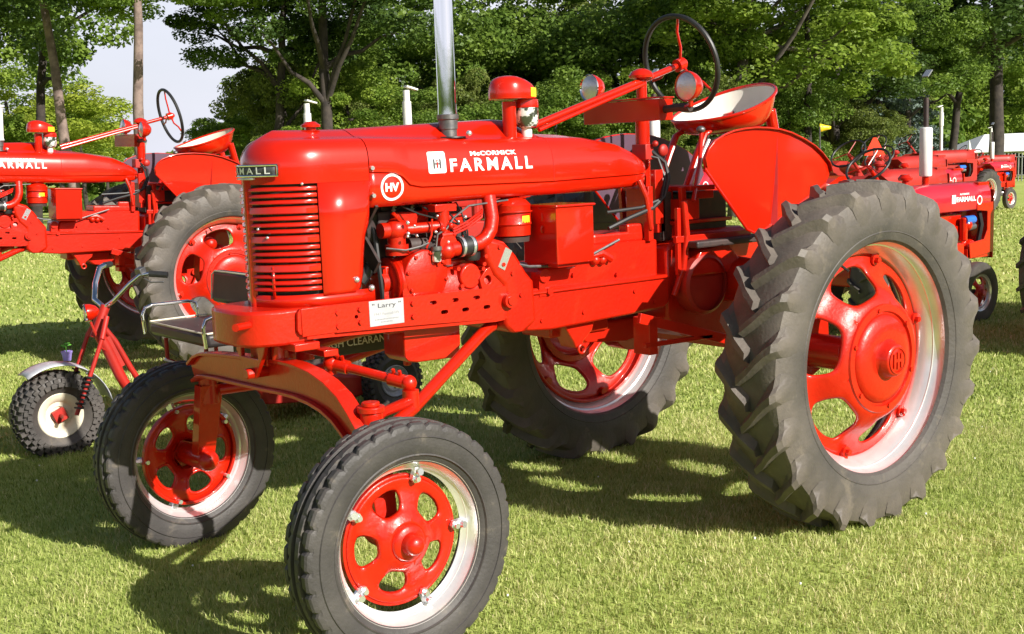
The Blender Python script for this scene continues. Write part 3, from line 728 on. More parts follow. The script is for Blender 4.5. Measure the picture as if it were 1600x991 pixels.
    for i, (y, z) in enumerate(mid):
        a, c = mid[max(0, i-1)], mid[min(len(mid)-1, i+1)]
        t = np.array([c[0]-a[0], c[1]-a[1]]); t /= np.linalg.norm(t); n_ = np.array([-t[1], t[0]])
        tops.append((y+n_[0]*hh[i], z+n_[1]*hh[i])); bots.append((y-n_[0]*hh[i], z-n_[1]*hh[i]))
    b = B(); b.plate(tops+bots[::-1], [], 'x', 2.285, 2.305)
    for rail, d0 in ((tops, 1), (bots, -1)):
        L = []
        for i, (y, z) in enumerate(rail):
            m_ = mid[i]; n_ = np.array([y-m_[0], z-m_[1]]); n_ /= np.linalg.norm(n_)
            q = (y+n_[0]*0.013, z+n_[1]*0.013)
            L.append([(2.325, y, z), (2.325, *q), (2.262, *q), (2.262, y, z)])
        V = b.strip(L, closed=True); b.bm.faces.new(V[0]); b.bm.faces.new(V[-1][::-1])
    axl = b.end('front_axle', CAST, T, 30, bevel=0.002)
    # knuckles: king pin tube, leg down to the hub
    for s, yk, yh in ((1, 0.635, 0.735), (-1, -0.64, -0.80)):
        zt_ = 0.83
        b = B().cyl((2.25, yk, 0.66), (2.25, yk, zt_-0.02), 0.040, n=20).cyl((2.25, yk, zt_-0.02), (2.25, yk, zt_), 0.046, n=20).cyl((2.25, yk, zt_), (2.25, yk, zt_+0.014), 0.030, n=12)
        b.strip([[(2.25+dx, yk-0.01*s+(dy)*s+(yh-0.045*s-yk)*t, 0.74-0.33*t) for dx, dy in ((0.05-0.012*t, -0.03), (0.05-0.012*t, 0.035), (-0.05+0.012*t, 0.035), (-0.05+0.012*t, -0.03))] for t in (0, 0.25, 0.5, 0.75, 1.0)], closed=True)
        b.cyl((2.25, yh-0.10*s, 0.405), (2.25, yh+0.02*s, 0.402), 0.046, n=20)
        b.ball((2.25, yh-0.10*s, 0.405), 0.046)
        b.end('steering_knuckle', CAST, T, 35, bevel=0.003)
        b = B(); b.tube([(2.25, yk, 0.785), (2.15, yk-0.10*s, 0.775), (1.98, yk-0.19*s, 0.775)], [0.030, 0.024, 0.026], 10, flat=0.7)
        b.cyl((1.965, yk-0.195*s, 0.74), (1.965, yk-0.195*s, 0.815), 0.030, n=14); b.end('steering_arm', CAST, T, 40)
        b = B(); b.tube([(1.36, 0.14*s, 0.95), (1.39, 0.155*s, 0.947), (1.44, 0.17*s, 0.928), (1.96, 0.44*s, 0.745), (2.21, 0.61*s, 0.715)], 0.0235, 12); b.end('radius_rod', CAST, T, 60)
        b = B(); A_, C_ = Vector((2.12, 0.16*s, 0.90)), Vector((1.965, 0.43*s, 0.838))
        b.cyl(A_+(C_-A_)*0.2, A_+(C_-A_)*0.8, 0.018, n=12); b.cyl(A_, A_+(C_-A_)*0.22, 0.026, n=10); b.cyl(A_+(C_-A_)*0.76, C_, 0.026, n=10)
        b.ball(A_, 0.032); b.ball(C_, 0.030); b.cyl((A_.x, A_.y, A_.z-.04), (A_.x, A_.y, A_.z+.05), 0.02, n=10)
        for t in (0.1, 0.16, 0.82, 0.9):
            q = A_+(C_-A_)*t; b.cyl(q+Vector((0, 0, .012)), q+Vector((0.01, 0.01, .04)), 0.007, n=6)
        b.end('tie_rod', CAST, T, 40)
    b = B(); b.box((2.14, 0, 0.945), (0.06, 0.40, 0.025)); b.cyl((2.14, 0, 0.90), (2.14, 0, 1.05), 0.035, n=16); b.tube([(2.14, -0.05, 0.93), (1.9, -0.02, 0.97), (1.5, 0.0, 0.99)], 0.02, 10); b.end('steering_crossarm', CAST, T, 30, bevel=0.003)
    # sign board hung on the far rail
    b = B(); b.box((1.765, -0.235, 0.898), (0.43, 0.012, 0.095)); b.box((1.93, -0.225, 0.97), (0.02, 0.006, 0.08)); b.box((1.60, -0.225, 0.97), (0.02, 0.006, 0.08)); sb = b.end('sign_board', VINYL, T, 0, bevel=0.003)
    place_text('HIGH CLEARANCE', 0.350, 0.031, lambda u, v: (1.765-u, -0.2278, 0.900+v), 'sign_lettering', WHITE, sb, bold=0.012)

    # ---- engine
    b = B()
    b.box((1.63, -0.03, 1.27), (0.40, 0.18, 0.18)); b.end('cylinder_block', DARK, T, 0, bevel=.006); b = B(); b.box((1.64, -0.01, 1.10), (0.42, 0.28, 0.26))  # cylinder block split off; its dark colour paints in shade under the hood
    b.strip([[(1.86, 0.13, z), (1.60, y, z-0.005), (1.36, y+0.01, z-0.01)] for y, z in ((0.185, 1.05), (0.185, 1.12), (0.175, 1.17), (0.155, 1.20), (0.12, 1.215), (0.05, 1.22))])
    b.cyl((1.50, 0.14, 1.165), (1.50, 0.196, 1.165), 0.050, n=24)
    eng = b.end('engine_block', CAST, T, 35, bevel=0.006)
    B().box((1.63, -0.02, 1.395), (0.40, 0.17, 0.075)).box((1.63, -0.02, 1.44), (0.34, 0.12, 0.03)).end('cylinder_head', DARK, T, 0, bevel=0.008)  # hood's shade is put into the head's dark colour
    b = B(); b.lathe([(0.0, 0.012), (0.092, 0.012), (0.098, 0.008), (0.100, 0.0), (0.100, -0.08)], (1.705, 0.182, 1.185), 'y', 48)
    b.box((1.72, 0.15, 1.11), (0.19, 0.08, 0.09))
    for k in range(8):
        a = 2*PI*k/8+.2; b.cyl((1.705+.088*math.cos(a), .19, 1.185+.088*math.sin(a)), (1.705+.088*math.cos(a), .202, 1.185+.088*math.sin(a)), 0.008, n=6)
    b.end('timing_cover', CAST, T, 35, bevel=0.002)
    b = B()
    for x in (1.795, 1.83): b.lathe([(0.03, -0.012), (0.088, -0.012), (0.095, -0.008), (0.085, 0.0), (0.095, 0.008), (0.088, 0.012), (0.03, 0.012)], (x-.01, 0.10, 1.165), 'x', 40)
    b.cyl((1.765, 0.10, 1.165), (1.81, 0.10, 1.165), 0.092, n=36); b.cyl((1.77, 0.10, 1.165), (1.865, 0.10, 1.165), 0.045, n=20); b.end('crank_pulley', CAST, T, 35)
    b = B(); b.tube([(1.875, 0.05+0.09*math.cos(a), 1.13+0.09*math.sin(a)) if math.sin(a) < 0.2 else (1.875, 0.05+0.06*math.cos(a), 1.34+0.05*math.sin(a)) for a in np.linspace(0, 2*PI, 25)[:-1]], 0.009, 6, closed=True); b.end('fan_belt', BLACK, T)
    b = B(); b.lathe([(0.06, -0.02), (0.075, 0.0), (0.06, 0.02)], (1.875, 0.03, 1.355), 'x', 28)
    for k in range(4):
        a = PI/4+k*PI/2; b.box((1.90, 0.03+0.11*math.cos(a), 1.355+0.11*math.sin(a)), (0.012, 0.13, 0.06), (a, 0.0, 0))
    b.end('cooling_fan', DARK, T, 0)
    b = B(); b.ball((1.80, 0.14, 1.365), 0.045, (1.1, 1, 1)); b.cyl((1.80, .14, 1.30), (1.80, .14, 1.365), 0.035, n=14); b.cyl((1.84, .14, 1.365), (1.87, .14, 1.365), 0.03, n=12); b.cyl((1.80, .17, 1.40), (1.835, .18, 1.43), 0.007, n=6)
    b.cyl((1.80, 0.14, 1.27), (1.80, 0.14, 1.31), 0.045, n=14); b.end('governor', CAST, T, 40)
    B().cyl((1.77, 0.15, 1.365), (1.63, 0.175, 1.368), 0.021, n=14).cyl((1.635, .175, 1.368), (1.61, .175, 1.368), 0.028, n=14).end('governor_tube', CAST, T, 40)
    B().box((1.70, 0.075, 1.40), (0.15, 0.06, 0.055)).box((1.535, 0.10, 1.375), (0.12, 0.05, 0.06), (0, 0.04, 0)).end('manifold_cover', CAST, T, 0, bevel=0.006)
    b = B(); b.cyl((1.612, 0.18, 1.25), (1.612, 0.18, 1.43), 0.026, n=16); b.box((1.612, 0.16, 1.438), (0.10, 0.09, 0.028)); b.cyl((1.612, .18, 1.30), (1.612, .215, 1.30), 0.04, n=20); b.ball((1.612, 0.19, 1.275), 0.042, (1, 1, 0.9)); b.cyl((1.612, .19, 1.22), (1.612, .19, 1.25), 0.02, n=12)
    b.cyl((1.64, .205, 1.335), (1.575, .205, 1.335), 0.012, n=8); b.ball((1.635, .21, 1.36), .014); b.ball((1.60, .215, 1.37), .012); b.cyl((1.60, .2, 1.28), (1.56, .2, 1.28), 0.030, n=16); b.end('carburettor', CAST, T, 40, bevel=0.002)
    b = B()
    rng = random.Random(4)
    for k in range(16): b.ball((1.50+rng.random()*0.32, 0.19+rng.random()*0.03, 1.26+rng.random()*0.15), 0.005+rng.random()*0.004, n=8)
    b.end('engine_fitting', BOLT, T)['kind'] = 'stuff'
    B().cyl((1.562, 0.2, 1.282), (1.49, 0.2, 1.287), 0.037, n=24).end('intake_hose', BLACK, T, 40)
    for x in (1.55, 1.503): B().lathe([(0.0375, -0.006), (0.040, -0.006), (0.040, 0.006), (0.0375, 0.006)], (x, 0.2, 1.284), 'x', 28).end('hose_clamp', BOLT, T)
    B().tube([(1.50, 0.2, 1.286), (1.46, 0.2, 1.291), (1.425, 0.2, 1.308), (1.40, 0.2, 1.34), (1.387, 0.195, 1.385), (1.385, 0.175, 1.47)], 0.029, 16).end('intake_pipe', CAST, T, 60)
    for k in range(3): B().tube([(1.59, 0.215, 1.335+k*0.01), (1.52, 0.21, 1.355+k*0.012), (1.44, 0.20, 1.392+k*0.012), (1.43, 0.19, 1.42)], 0.0045, 6).end('fuel_line', RED, T)
    B().tube([(1.70, .19, 1.29), (1.68, .2, 1.34), (1.675, .2, 1.40)], 0.004, 6).tube([(1.655, .2, 1.22), (1.665, .2, 1.27)], 0.006, 6).end('dipstick', RED, T)
    b = B(); b.tube([(1.86, 0.05, 1.22), (1.90, 0.08, 1.22), (1.93, 0.07, 1.18)], 0.028, 10); b.end('radiator_hose', BLACK, T)
    b = B(); b.lathe([(0.0, 1.30), (0.06, 1.30), (0.077, 1.306), (0.078, 1.345), (0.080, 1.347), (0.083, 1.352), (0.080, 1.358), (0.079, 1.42), (0.081, 1.428), (0.06, 1.45), (0.03, 1.46)], (1.238, 0.13, 0), 'z', 36)
    b.end('air_cleaner', CAST, T, 40)
    B().lathe([(0.060, 1.297), (0.072, 1.300), (0.07, 1.28), (0.0, 1.275)], (1.238, 0.13, 0), 'z', 30).end('oil_cup', DARK, T, 40)
    b = B(); b.strip([[(1.238+0.0798*math.cos(a), 0.13+0.0798*math.sin(a), z) for a in np.linspace(1.5, 2.05, 7)] for z in (1.352, 1.385)]); b.end('sticker', YELG, T)
    b = B(); b.tube([(1.238+.086*math.cos(a), .13+.086*math.sin(a), 1.402) for a in np.linspace(0.5, 2.2, 9)], 0.004, 6); b.tube([(1.147, 0.19, 1.415), (1.14, .21, 1.40), (1.145, .215, 1.375), (1.14, .21, 1.35)], .004, 6); b.tube([(1.142+.012*math.cos(a), .215, 1.325+.014*math.sin(a)) for a in np.linspace(0, 2*PI, 13)], .004, 6); b.end('cleaner_clip', CAST, T)
    B().box((1.045, 0.195, 1.300), (0.200, 0.215, 0.232)).box((1.045, 0.197, 1.4185), (0.214, 0.230, 0.010)).end('battery_box', RED, T, 0, bevel=0.006)
    B().box((1.04, 0.18, 1.177), (0.17, 0.20, 0.014)).end('battery_tray', CAST, T, 0, bevel=0.002)
    b = B(); P = [(1.782, .99), (1.782, .875), (1.762, .852), (1.72, .845), (1.56, .842), (1.525, .856), (1.515, .90), (1.515, .99)]
    b.plate(P, [], 'y', -0.02, 0.13); b.cyl((1.72, 0.05, 0.825), (1.72, 0.05, 0.86), 0.018, n=8); b.end('oil_pan', CAST, T, 30, bevel=0.018)
    # wiring and small fittings along the engine
    for k in range(4):
        x0 = 1.50+0.085*k
        B().tube([(x0, 0.07, 1.44), (x0+.01, 0.13, 1.452), (x0-.02*k+.02, 0.175, 1.42), (1.50+.012*k, 0.185, 1.34+.01*k), (1.485, 0.17, 1.27)], 0.0035, 6).end('spark_wire', BLACK, T)
        B().cyl((x0, 0.05, 1.425), (x0, 0.07, 1.447), 0.008, n=8).end('spark_plug', WHITE, T)
    B().lathe([(0, .0), (.030, .0), (.034, .01), (.034, .055), (.028, .07), (.016, .085), (0, .088)], (1.47, 0.165, 1.225), 'z', 20).end('distributor_cap', BLACK, T)
    B().lathe([(0, 0), (.016, .002), (.019, .01), (.019, .04), (.015, .045)], (1.665, 0.205, 1.235), 'z', 16).end('sediment_bowl', GLASS, T)
    B().cyl((1.665, .205, 1.28), (1.665, .205, 1.295), .022, n=14).end('bowl_cap', IRON, T)
    B().tube([(1.665, .205, 1.295), (1.66, .21, 1.34), (1.62, .215, 1.36), (1.58, .21, 1.40), (1.50, .20, 1.44), (1.30, .19, 1.452)], .004, 6).end('fuel_line', IRON, T)
    B().tube([(1.86, .16, 1.30), (1.80, .2, 1.29), (1.74, .21, 1.30), (1.70, .205, 1.31)], .004, 6).end('oil_line', IRON, T)
    B().tube([(1.30, .205, 1.20), (1.22, .21, 1.18), (1.10, .215, 1.172), (0.95, .205, 1.175), (0.7, .19, 1.25)], .006, 6).end('clutch_rod', IRON, T)
    B().cyl((1.86, -.02, 1.25), (1.74, -.02, 1.25), .05, n=20).cyl((1.74, .12, 1.30), (1.66, .12, 1.30), .032, n=16).end('generator', DARK, T)
    b = B()
    for (x, z) in ((1.56, 1.20), (1.545, 1.13), (1.44, 1.19), (1.60, 1.08), (1.66, 1.07), (1.80, 1.08)): b.cyl((x, .17, z), (x, .20, z), .009, n=6)
    b.end('block_bolt', CAST, T, 30)['kind'] = 'stuff'
    # ---- bell housing, clutch and torque housing
    b = B(); P = [(1.440, 1.285), (1.410, 1.310), (1.340, 1.290), (1.285, 1.235), (1.235, 1.160), (1.198, 1.12), (1.19, 0.955), (1.245, 0.918), (1.32, 0.918), (1.352, 0.95), (1.35, 1.115), (1.40, 1.16), (1.43, 1.22)]
    b.plate(P, [], 'y', -0.215, 0.215); b.end('bell_housing', CAST, T, 30, bevel=0.016)
    b = B(); b.plate([(1.345, 1.11), (1.455, 1.11), (1.465, 1.15), (1.43, 1.19), (1.385, 1.20), (1.36, 1.17)], [circle2((1.425, 1.145), 0.018, 10)], 'y', 0.19, 0.205); b.end('housing_lug', CAST, T, 30, bevel=0.002); b = B(); b.cyl((1.335, .20, 1.055), (1.335, .236, 1.055), 0.030, n=20); b.cyl((1.335, .236, 1.055), (1.335, .242, 1.055), 0.018, n=12)
    bolts(b, [(1.45, 1.21), (1.44, 1.24), (1.27, 1.07), (1.31, 1.16), (1.37, 1.27), (1.355, 1.2)], 'y', 0.214); b.end('pivot_boss', CAST, T, 30)['kind'] = 'stuff'
    B().box((1.345, 0.2165, 1.222), (0.036, 0.003, 0.085), (0, -0.5, 0)).end('serial_tag', BOLT, T, 0)
    b = B(); b.plate([(1.25, 1.075), (1.20, 1.085), (0.40, 1.070), (0.40, 0.95), (0.44, 0.925), (1.10, 0.905), (1.22, 0.915), (1.26, 0.93)], [], 'y', -0.195, 0.195); b.box((0.82, 0, 1.068), (0.80, 0.415, 0.018), (0, 0, 0)); b.end('torque_housing', CAST, T, 30, bevel=0.014)
    b = B(); b.plate([(1.10, 1.07), (1.09, 1.15), (1.065, 1.165), (0.95, 1.165), (0.945, 1.235), (0.44, 1.235), (0.44, 1.07)], [], 'y', -0.165, 0.165); b.end('clutch_housing_cover', CAST, T, 30, bevel=0.014)
    b = B(); b.box((1.135, 0.175, 1.10), (0.05, 0.05, 0.10)); b.cyl((1.135, .18, 1.135), (1.135, .21, 1.135), 0.028, n=14); b.cyl((1.11, .19, 1.07), (1.11, .212, 1.07), .016, n=10); b.ball((0.79, .175, 1.17), .022); b.ball((0.83, .175, 1.172), .022); b.tube([(0.87, .17, 1.19), (0.80, .185, 1.2), (0.74, .18, 1.17)], .018, 8); b.end('linkage', CAST, T, 40)['kind'] = 'stuff'; b = B()
    bolts(b, [(0.95, 1.12), (0.72, 1.02), (0.55, .975), (0.50, .965), (1.0, .96), (.70, 1.1)], 'y', 0.164+0.0, 0.009, 0.014); bolts(b, [(1.15, .95), (0.92, .96), (0.62, 1.02), (.5, .96)], 'y', 0.194); b.end('housing_bolt', CAST, T, 40)['kind'] = 'stuff'
    b = B(); b.box((0.66, 0.05, 1.255), (0.30, 0.20, 0.045)); b.box((0.56, 0.12, 1.285), (0.10, 0.06, 0.05)); b.end('gear_cover', CAST, T, 0, bevel=0.01)
    b = B(); b.plate([(1.00, 0.91), (0.98, 0.885), (0.945, 0.835), (0.93, 0.800), (0.895, 0.800), (0.885, 0.83), (0.835, 0.87), (0.82, 0.91)], [], 'y', 0.05, 0.155); b.end('hitch_bracket', CAST, T, 30, bevel=0.006)
    B().tube([(0.905+0.018*math.cos(a), 0.16, 0.797+0.018*math.sin(a)) for a in np.linspace(0, 2*PI, 17)[:-1]], 0.006, 8, closed=True).end('hitch_ring', CAST, T)
    # ---- rear: transmission, axle, drop housings
    b = B(); b.plate([(0.41, 1.20), (0.41, 0.86), (0.30, 0.78), (0.05, 0.74), (-0.15, 0.76), (-0.25, 0.86), (-0.25, 1.18), (-0.10, 1.26), (0.25, 1.26)], [], 'y', -0.19, 0.19); b.end('transmission_case', CAST, T, 30, bevel=0.02)
    b = B(); b.box((0.84, -0.02, 0.875), (0.34, 0.2, 0.06)); b.plate([(0.90, 0.88), (0.40, 0.88), (0.35, 0.80), (0.55, 0.775), (0.80, 0.80)], [], 'y', -0.12, 0.06); b.end('belly_casting', CAST, T, 30, bevel=0.01)
    for s, yw in ((1, 0.895), (-1, -0.83)):
        b = B().cyl((0, 0.18*s, 1.02), (0, abs(yw)*0.60*s, 1.02), 0.11, 0.085, n=24); b.end('axle_housing', CAST, T, 40)
        ym = (abs(yw)-0.30)*s
        b = B(); P = [(0.12*math.cos(a), 1.02+0.12*math.sin(a)) for a in np.linspace(0, PI, 13)]+[(0.12*math.cos(a)*1.15, 0.75+0.14*math.sin(a)) for a in np.linspace(PI, 2*PI, 13)]
        b.plate(P, [], 'y', ym-0.06, ym+0.06); b.cyl((0, ym, 0.731), (0, ym+0.27*s, 0.731), 0.075, n=24)
        b.end('drop_housing', CAST, T, 30, bevel=0.012)
    B().ball((0.08, 0.74, 0.99), 0.058).ball((-0.02, 0.70, 0.93), 0.05).end('brake_cap', CAST, T)
    b = B(); b.lathe([(0.12, -0.03), (0.135, -0.02), (0.135, 0.02), (0.12, 0.03)], (0.24, 0.25, 1.02), 'y', 40); b.cyl((0.24, 0.19, 1.02), (0.24, 0.25, 1.02), 0.13, n=32); b.end('brake_drum', OLDRED, T, 40)
    b = B(); b.plate([(0.335, 1.06), (0.33, 1.10), (0.27, 1.185), (0.10, 1.20), (-0.02, 1.08), (0.02, 1.06)], [], 'y', 0.20, 0.27); b.end('brake_cover', CAST, T, 30, bevel=0.01)
    b = B()
    b.box((0.235, 0.02, 1.452), (0.16, 0.46, 0.022)); b.box((0.165, 0, 1.30), (0.36, 0.40, 0.016)); b.box((0.20, 0.22, 1.42), (0.12, 0.015, 0.035))
    for x, y in ((0.33, 0.22), (0.31, 0.12), (0.30, -0.2)): b.box((x, y, 1.30), (0.03, 0.022, 0.32), (0, 0.06, 0))
    b.tube([(0.36, 0.25, 1.40), (0.345, 0.25, 1.25), (0.36, 0.24, 1.10), (0.40, 0.22, 0.98)], 0.016, 8); b.box((0.385, 0.235, 1.22), (0.022, 0.02, 0.30))
    b.box((0.16, 0.24, 1.23), (0.5, 0.02, 0.03)); b.box((0.30, 0.19, 1.36), (0.08, 0.12, 0.09)); b.box((0.40, 0.05, 1.36), (0.05, 0.2, 0.20))
    b.end('operator_platform', CAST, T, 0, bevel=0.003)
    b = B(); b.box((0.12, 0.02, 1.33), (0.26, 0.30, 0.20)); b.box((0.37, 0.10, 1.33), (0.08, 0.10, 0.22)); b.box((0.10, 0.15, 1.205), (0.50, 0.34, 0.03)); b.end('control_console', DARK, T, 0, bevel=0.008)  # dark colour stands in for the near fender's shade on the console
    B().tube([(0.43, 0.06, 1.63), (0.40, 0.10, 1.62), (0.36, 0.14, 1.57), (0.36, 0.16, 1.50), (0.40, 0.17, 1.42), (0.48, 0.18, 1.375), (0.62, 0.18, 1.34), (0.74, 0.17, 1.30)], 0.010, 8).tube([(0.44, 0.07, 1.61), (0.385, 0.12, 1.59), (0.372, 0.15, 1.50), (0.42, 0.17, 1.41), (0.55, 0.175, 1.38), (0.75, 0.17, 1.37)], 0.008, 8).end('battery_cable', BLACK, T)
    B().box((0.42, 0.06, 1.62), (0.05, 0.09, 0.07)).ball((0.40, .12, 1.655), .014).ball((0.36, .13, 1.625), .028, (1, .5, 1)).end('instrument_panel', OLDRED, T, bevel=0.004)
    b = B(); b.tube([(0.55, 0.165, 1.50), (0.52, 0.18, 1.42), (0.50, 0.185, 1.28)], 0.014, 8); b.box((0.50, 0.17, 1.35), (0.03, 0.03, 0.24)); b.box((0.415, 0.14, 1.42), (0.05, 0.03, 0.24)); b.end('tank_support', CAST, T, 30, bevel=0.002)
    # lower draw bars behind
    b = B(); b.box((0.44, 0.34, 0.84), (0.62, 0.02, 0.045), (0, -0.28, 0)); b.box((0.50, 0.34, 0.80), (0.42, 0.02, 0.02), (0, -0.02, 0)); b.box((0.66, 0.30, 0.84), (0.05, 0.10, 0.16)); b.box((0.44, -0.34, 0.84), (0.62, 0.02, 0.045), (0, -0.28, 0)); b.box((0.15, 0, 0.745), (0.05, 0.72, 0.04)); b.end('draw_bar', CAST, T, 0, bevel=0.003)
    # ---- wheels
    instance(REARW, T, (0, 0.897, 0.731)); instance(REARW, T, (0, -0.830, 0.731), PI)
    instance(FRONTW, T, (2.236, 0.766, 0.400), 0.016); instance(FRONTW, T, (2.252, -0.905, 0.400), PI+0.09)
    return T
HERO = make_tractor()

# ================================================================ other vehicles
def ground_z(x, y):
    """the park falls away gently beyond the show field"""
    return 0.02-0.02*min(90.0, max(0.0, math.hypot(x, y)-25.0))
HORIZ = lambda px: 289.6-(px+608)*0.0364 if px < 2000 else 195
def at(px, dist, z=0.0):
    """ground point seen in photo column px at a horizontal distance"""
    v = CD + CR*((px-800)/1885.2) - CU*((HORIZ(px)-504.8)/1885.2)
    h = Vector((v.x, v.y, 0)).normalized()
    x, y = CAMP.x+h.x*dist, CAMP.y+h.y*dist
    return Vector((x, y, z+ground_z(x, y)))
def zpx(py, px, dist): return CAMP.z+(HORIZ(px)-py)/1885.2*dist*0.985

LEFT = copy_tree(HERO, None, ('name_plate', 'sign_board', 'steering_crossarm', 'exhaust_pipe'))
LEFT.location = (0.14, -5.95, 0.03); LEFT.rotation_euler = (-0.022, -0.045, -0.035)
tag(LEFT, 'red row crop tractor partly cut off by the left edge, behind the black seat', 'tractor')

B().lathe([(0.046, 1.785), (0.040, 1.80), (0.040, 2.03), (0.048, 2.035), (0.05, 2.05), (0.03, 2.055)], (1.497, 0.080, 0), 'z', 28).end('exhaust_pipe', WHITE, LEFT)
for o_ in [q for c_ in LEFT.children for q in c_.children if q.name.startswith('seat_liner')]:
    o_.data = o_.data.copy(); o_.data.materials[0] = CREAM
# ---- small tractor (X forward)
def small_wheel(R, w, rr, nsp, lug, name):
    b = B(); prof = [(rr, w*.42), (rr+(R-rr)*.3, w*.52), (R-0.05*R, w*.5), (R-.012*R, w*.36), (R, w*.2), (R, 0)]
    prof = prof+[(r, -a) for r, a in prof[-2::-1]]
    b.lathe(prof, n=48)
    if lug:
        for s in (1, -1):
            for k in range(20):
                a0 = 2*PI*(k+.25*s)/20; cols = []
                for t, yy in ((0, 0.0), (.5, w*.28), (1, w*.52)):
                    a = a0+0.15*t; rr_ = R if t < 1 else R-.03
                    cols.append([((rr_-.01)*math.cos(a-.035), s*yy, (rr_-.01)*math.sin(a-.035)), ((rr_+.03)*math.cos(a-.025), s*yy*1.03, (rr_+.03)*math.sin(a-.025)), ((rr_+.03)*math.cos(a+.025), s*yy*1.03, (rr_+.03)*math.sin(a+.025)), ((rr_-.01)*math.cos(a+.035), s*yy, (rr_-.01)*math.sin(a+.035))])
                V = b.strip(cols); b.bm.faces.new(V[-1])
    ty = b.mesh('tyre', RUB, 30)
    rim = B().lathe([(rr, w*.42), (rr+.012, w*.44), (rr+.012, w*.38), (rr-.02, w*.30), (rr-.035, 0), (rr-.02, -w*.30), (rr+.012, -w*.38), (rr+.012, -w*.44), (rr, -w*.42), (rr-.045, 0)], n=48, close=True).mesh('rim', RIM, 40)
    d = B(); yf = lambda r: 0.05*(1-r/rr)*1.2; spoke_disc(d, nsp, .3, rr*.28, rr-.03, rr*.62, PI/nsp*.66, rr*.2, yf, res=20)
    d.lathe([(0, .07), (rr*.14, .07), (rr*.18, .05), (rr*.32, .045)], n=24)
    return (name, d.mesh(name, CAST, 50), .012, [('tyre', ty, 0), ('rim', rim, 0)])
SR = small_wheel(0.52, 0.24, 0.30, 6, True, 'rear_wheel'); SF = small_wheel(0.272, 0.11, 0.165, 5, False, 'front_wheel')
def make_small(label, loc, rotz, muffler, red=RED, scale=1.0, letter=True, group=None):
    T = thing('tractor', label, 'tractor', loc, (0, 0, rotz), group); T.scale = (scale,)*3
    # hood: lofted with a rounded top, side opening framed by the shell in front
    def sec(x):
        k = 1 if x > 1.0 else 0.86+0.14*(x-0.55)/0.45
        top = 1.235 if x > .9 else 1.235-0.10*((0.9-x)/.35)**2
        return [(0.175*k, 0.99), (0.18*k, 1.0), (0.185*k, 1.08), (0.178*k, 1.15), (0.15*k, top-.035), (0.10*k, top-.008), (0, top)]
    b = B(); b.strip([[(x, y, z) for y, z in sec(x)]+[(x, -y, z) for y, z in sec(x)[-2::-1]] for x in (0.55, 0.6, 0.7, 0.85, 1.0, 1.3, 1.6, 1.85)])
    h = b.end('hood', red if red is not RED else MAGENTA, T, 50, solid=.004)
    b = B()
    for s in (1, -1): b.plate([(1.62, 1.05), (1.90, 1.05), (1.90, .60), (1.52, .56), (1.50, .70), (1.74, .72), (1.79, .80), (1.79, .97), (1.62, 0.985)], [], 'y', s*.186-.004, s*.186+.004)
    b.box((1.895, 0, .85), (.02, .37, .62)); b.box((1.80, 0, 1.215), (.2, .30, .03)); b.box((1.70, 0, .60), (.4, .34, .09)); b.end('radiator_shell', red, T, 0, bevel=.006)
    b = B()
    for k in range(9): b.box((1.91, 0, .66+k*.055), (.012, .28, .012))
    b.end('grille', DARK, T, 0)
    if letter:
        for s in (1, -1):
            f = lambda u, v: (1.44-u*s, s*(0.187 if v < 0 else .185)+0.004*s, 1.095+v)
            place_text('FARMALL', 0.31, 0.045, f, 'brand_lettering', WHITE, h, bold=.05)
            place_text('McCORMICK', 0.15, 0.016, lambda u, v: (1.42-u*s, s*.187, 1.14+v), 'brand_lettering', WHITE, h, bold=.05)
            b = B(); b.box((1.645 if s > 0 else 1.245, s*.189, 1.10), (.06, .003, .075)); b.end('emblem', WHITE, h, 0, bevel=.001)
            b = B(); b.lathe([(.030, 0), (.042, 0)], (1.235 if s > 0 else 1.655, s*.191, 1.075), 'y', 24); b.end('model_badge', WHITE, h, 0)
    b = B(); b.box((1.25, 0, .72), (.62, .26, .28)); b.box((1.25, -.02, .90), (.50, .18, .14)); b.ball((1.50, -.15, .86), .06); b.cyl((1.45, -.16, .72), (1.45, -.16, .93), .035, n=12); b.box((1.3, -.16, .64), (.25, .06, .14)); b.ball((1.6, -.12, .66), .07); b.ball((1.6, .12, .66), .07); b.cyl((1.4, .16, .75), (1.4, .16, .92), .03, n=10)
    b.plate([(1.05, .86), (1.05, .5), (0.3, .44), (-.15, .46), (-.15, .8), (.3, .84)], [], 'y', -.13, .13); b.end('engine_block', red, T, 30, bevel=.012)
    for s in (1, -1):
        B().cyl((1.60, s*.16, .905), (1.44, s*.17, .905), .038, n=16).end('oil_filter', BLUE, T)
        B().cyl((1.60, s*.17, .845), (1.5, s*.17, .835), .030, n=14).end('generator', IRON, T)
        B().tube([(1.745, s*.13, .97), (1.755, s*.15, .85), (1.74, s*.13, .70)], .022, 8).end('radiator_hose', BLACK, T)
    b = B(); b.box((1.52, 0, .47), (.07, .44, .055)); b.box((1.52, 0, .52), (.1, .14, .12))
    for s in (1, -1): b.cyl((1.465, s*.20, .55), (1.465, s*.20, .27), .028, n=12); b.cyl((1.465, s*.20, .272), (1.465, s*.31, .272), .025, n=10)
    b.tube([(1.9, -.1, .56), (2.02, -.08, .56), (2.04, 0, .56), (2.02, .08, .56), (1.9, .1, .56)], .012, 6)
    b.end('front_axle', DARK, T, 30)
    B().cyl((0, -.55, .53), (0, .55, .53), .06, n=14).end('rear_axle', red, T)
    for s in (1, -1):
        P = [(-.42, .95), (-.3, 1.12), (-.1, 1.2), (.1, 1.2), (.3, 1.1), (.42, .93), (.36, .86), (-.36, .86)]
        b = B(); b.plate(P, [], 'y', s*.33, s*.336); b.strip([[(x, s*.335, z) for x, z in P[:6]], [(x, s*.52, z+.01) for x, z in P[:6]]]); b.end('fender', red, T, 30)
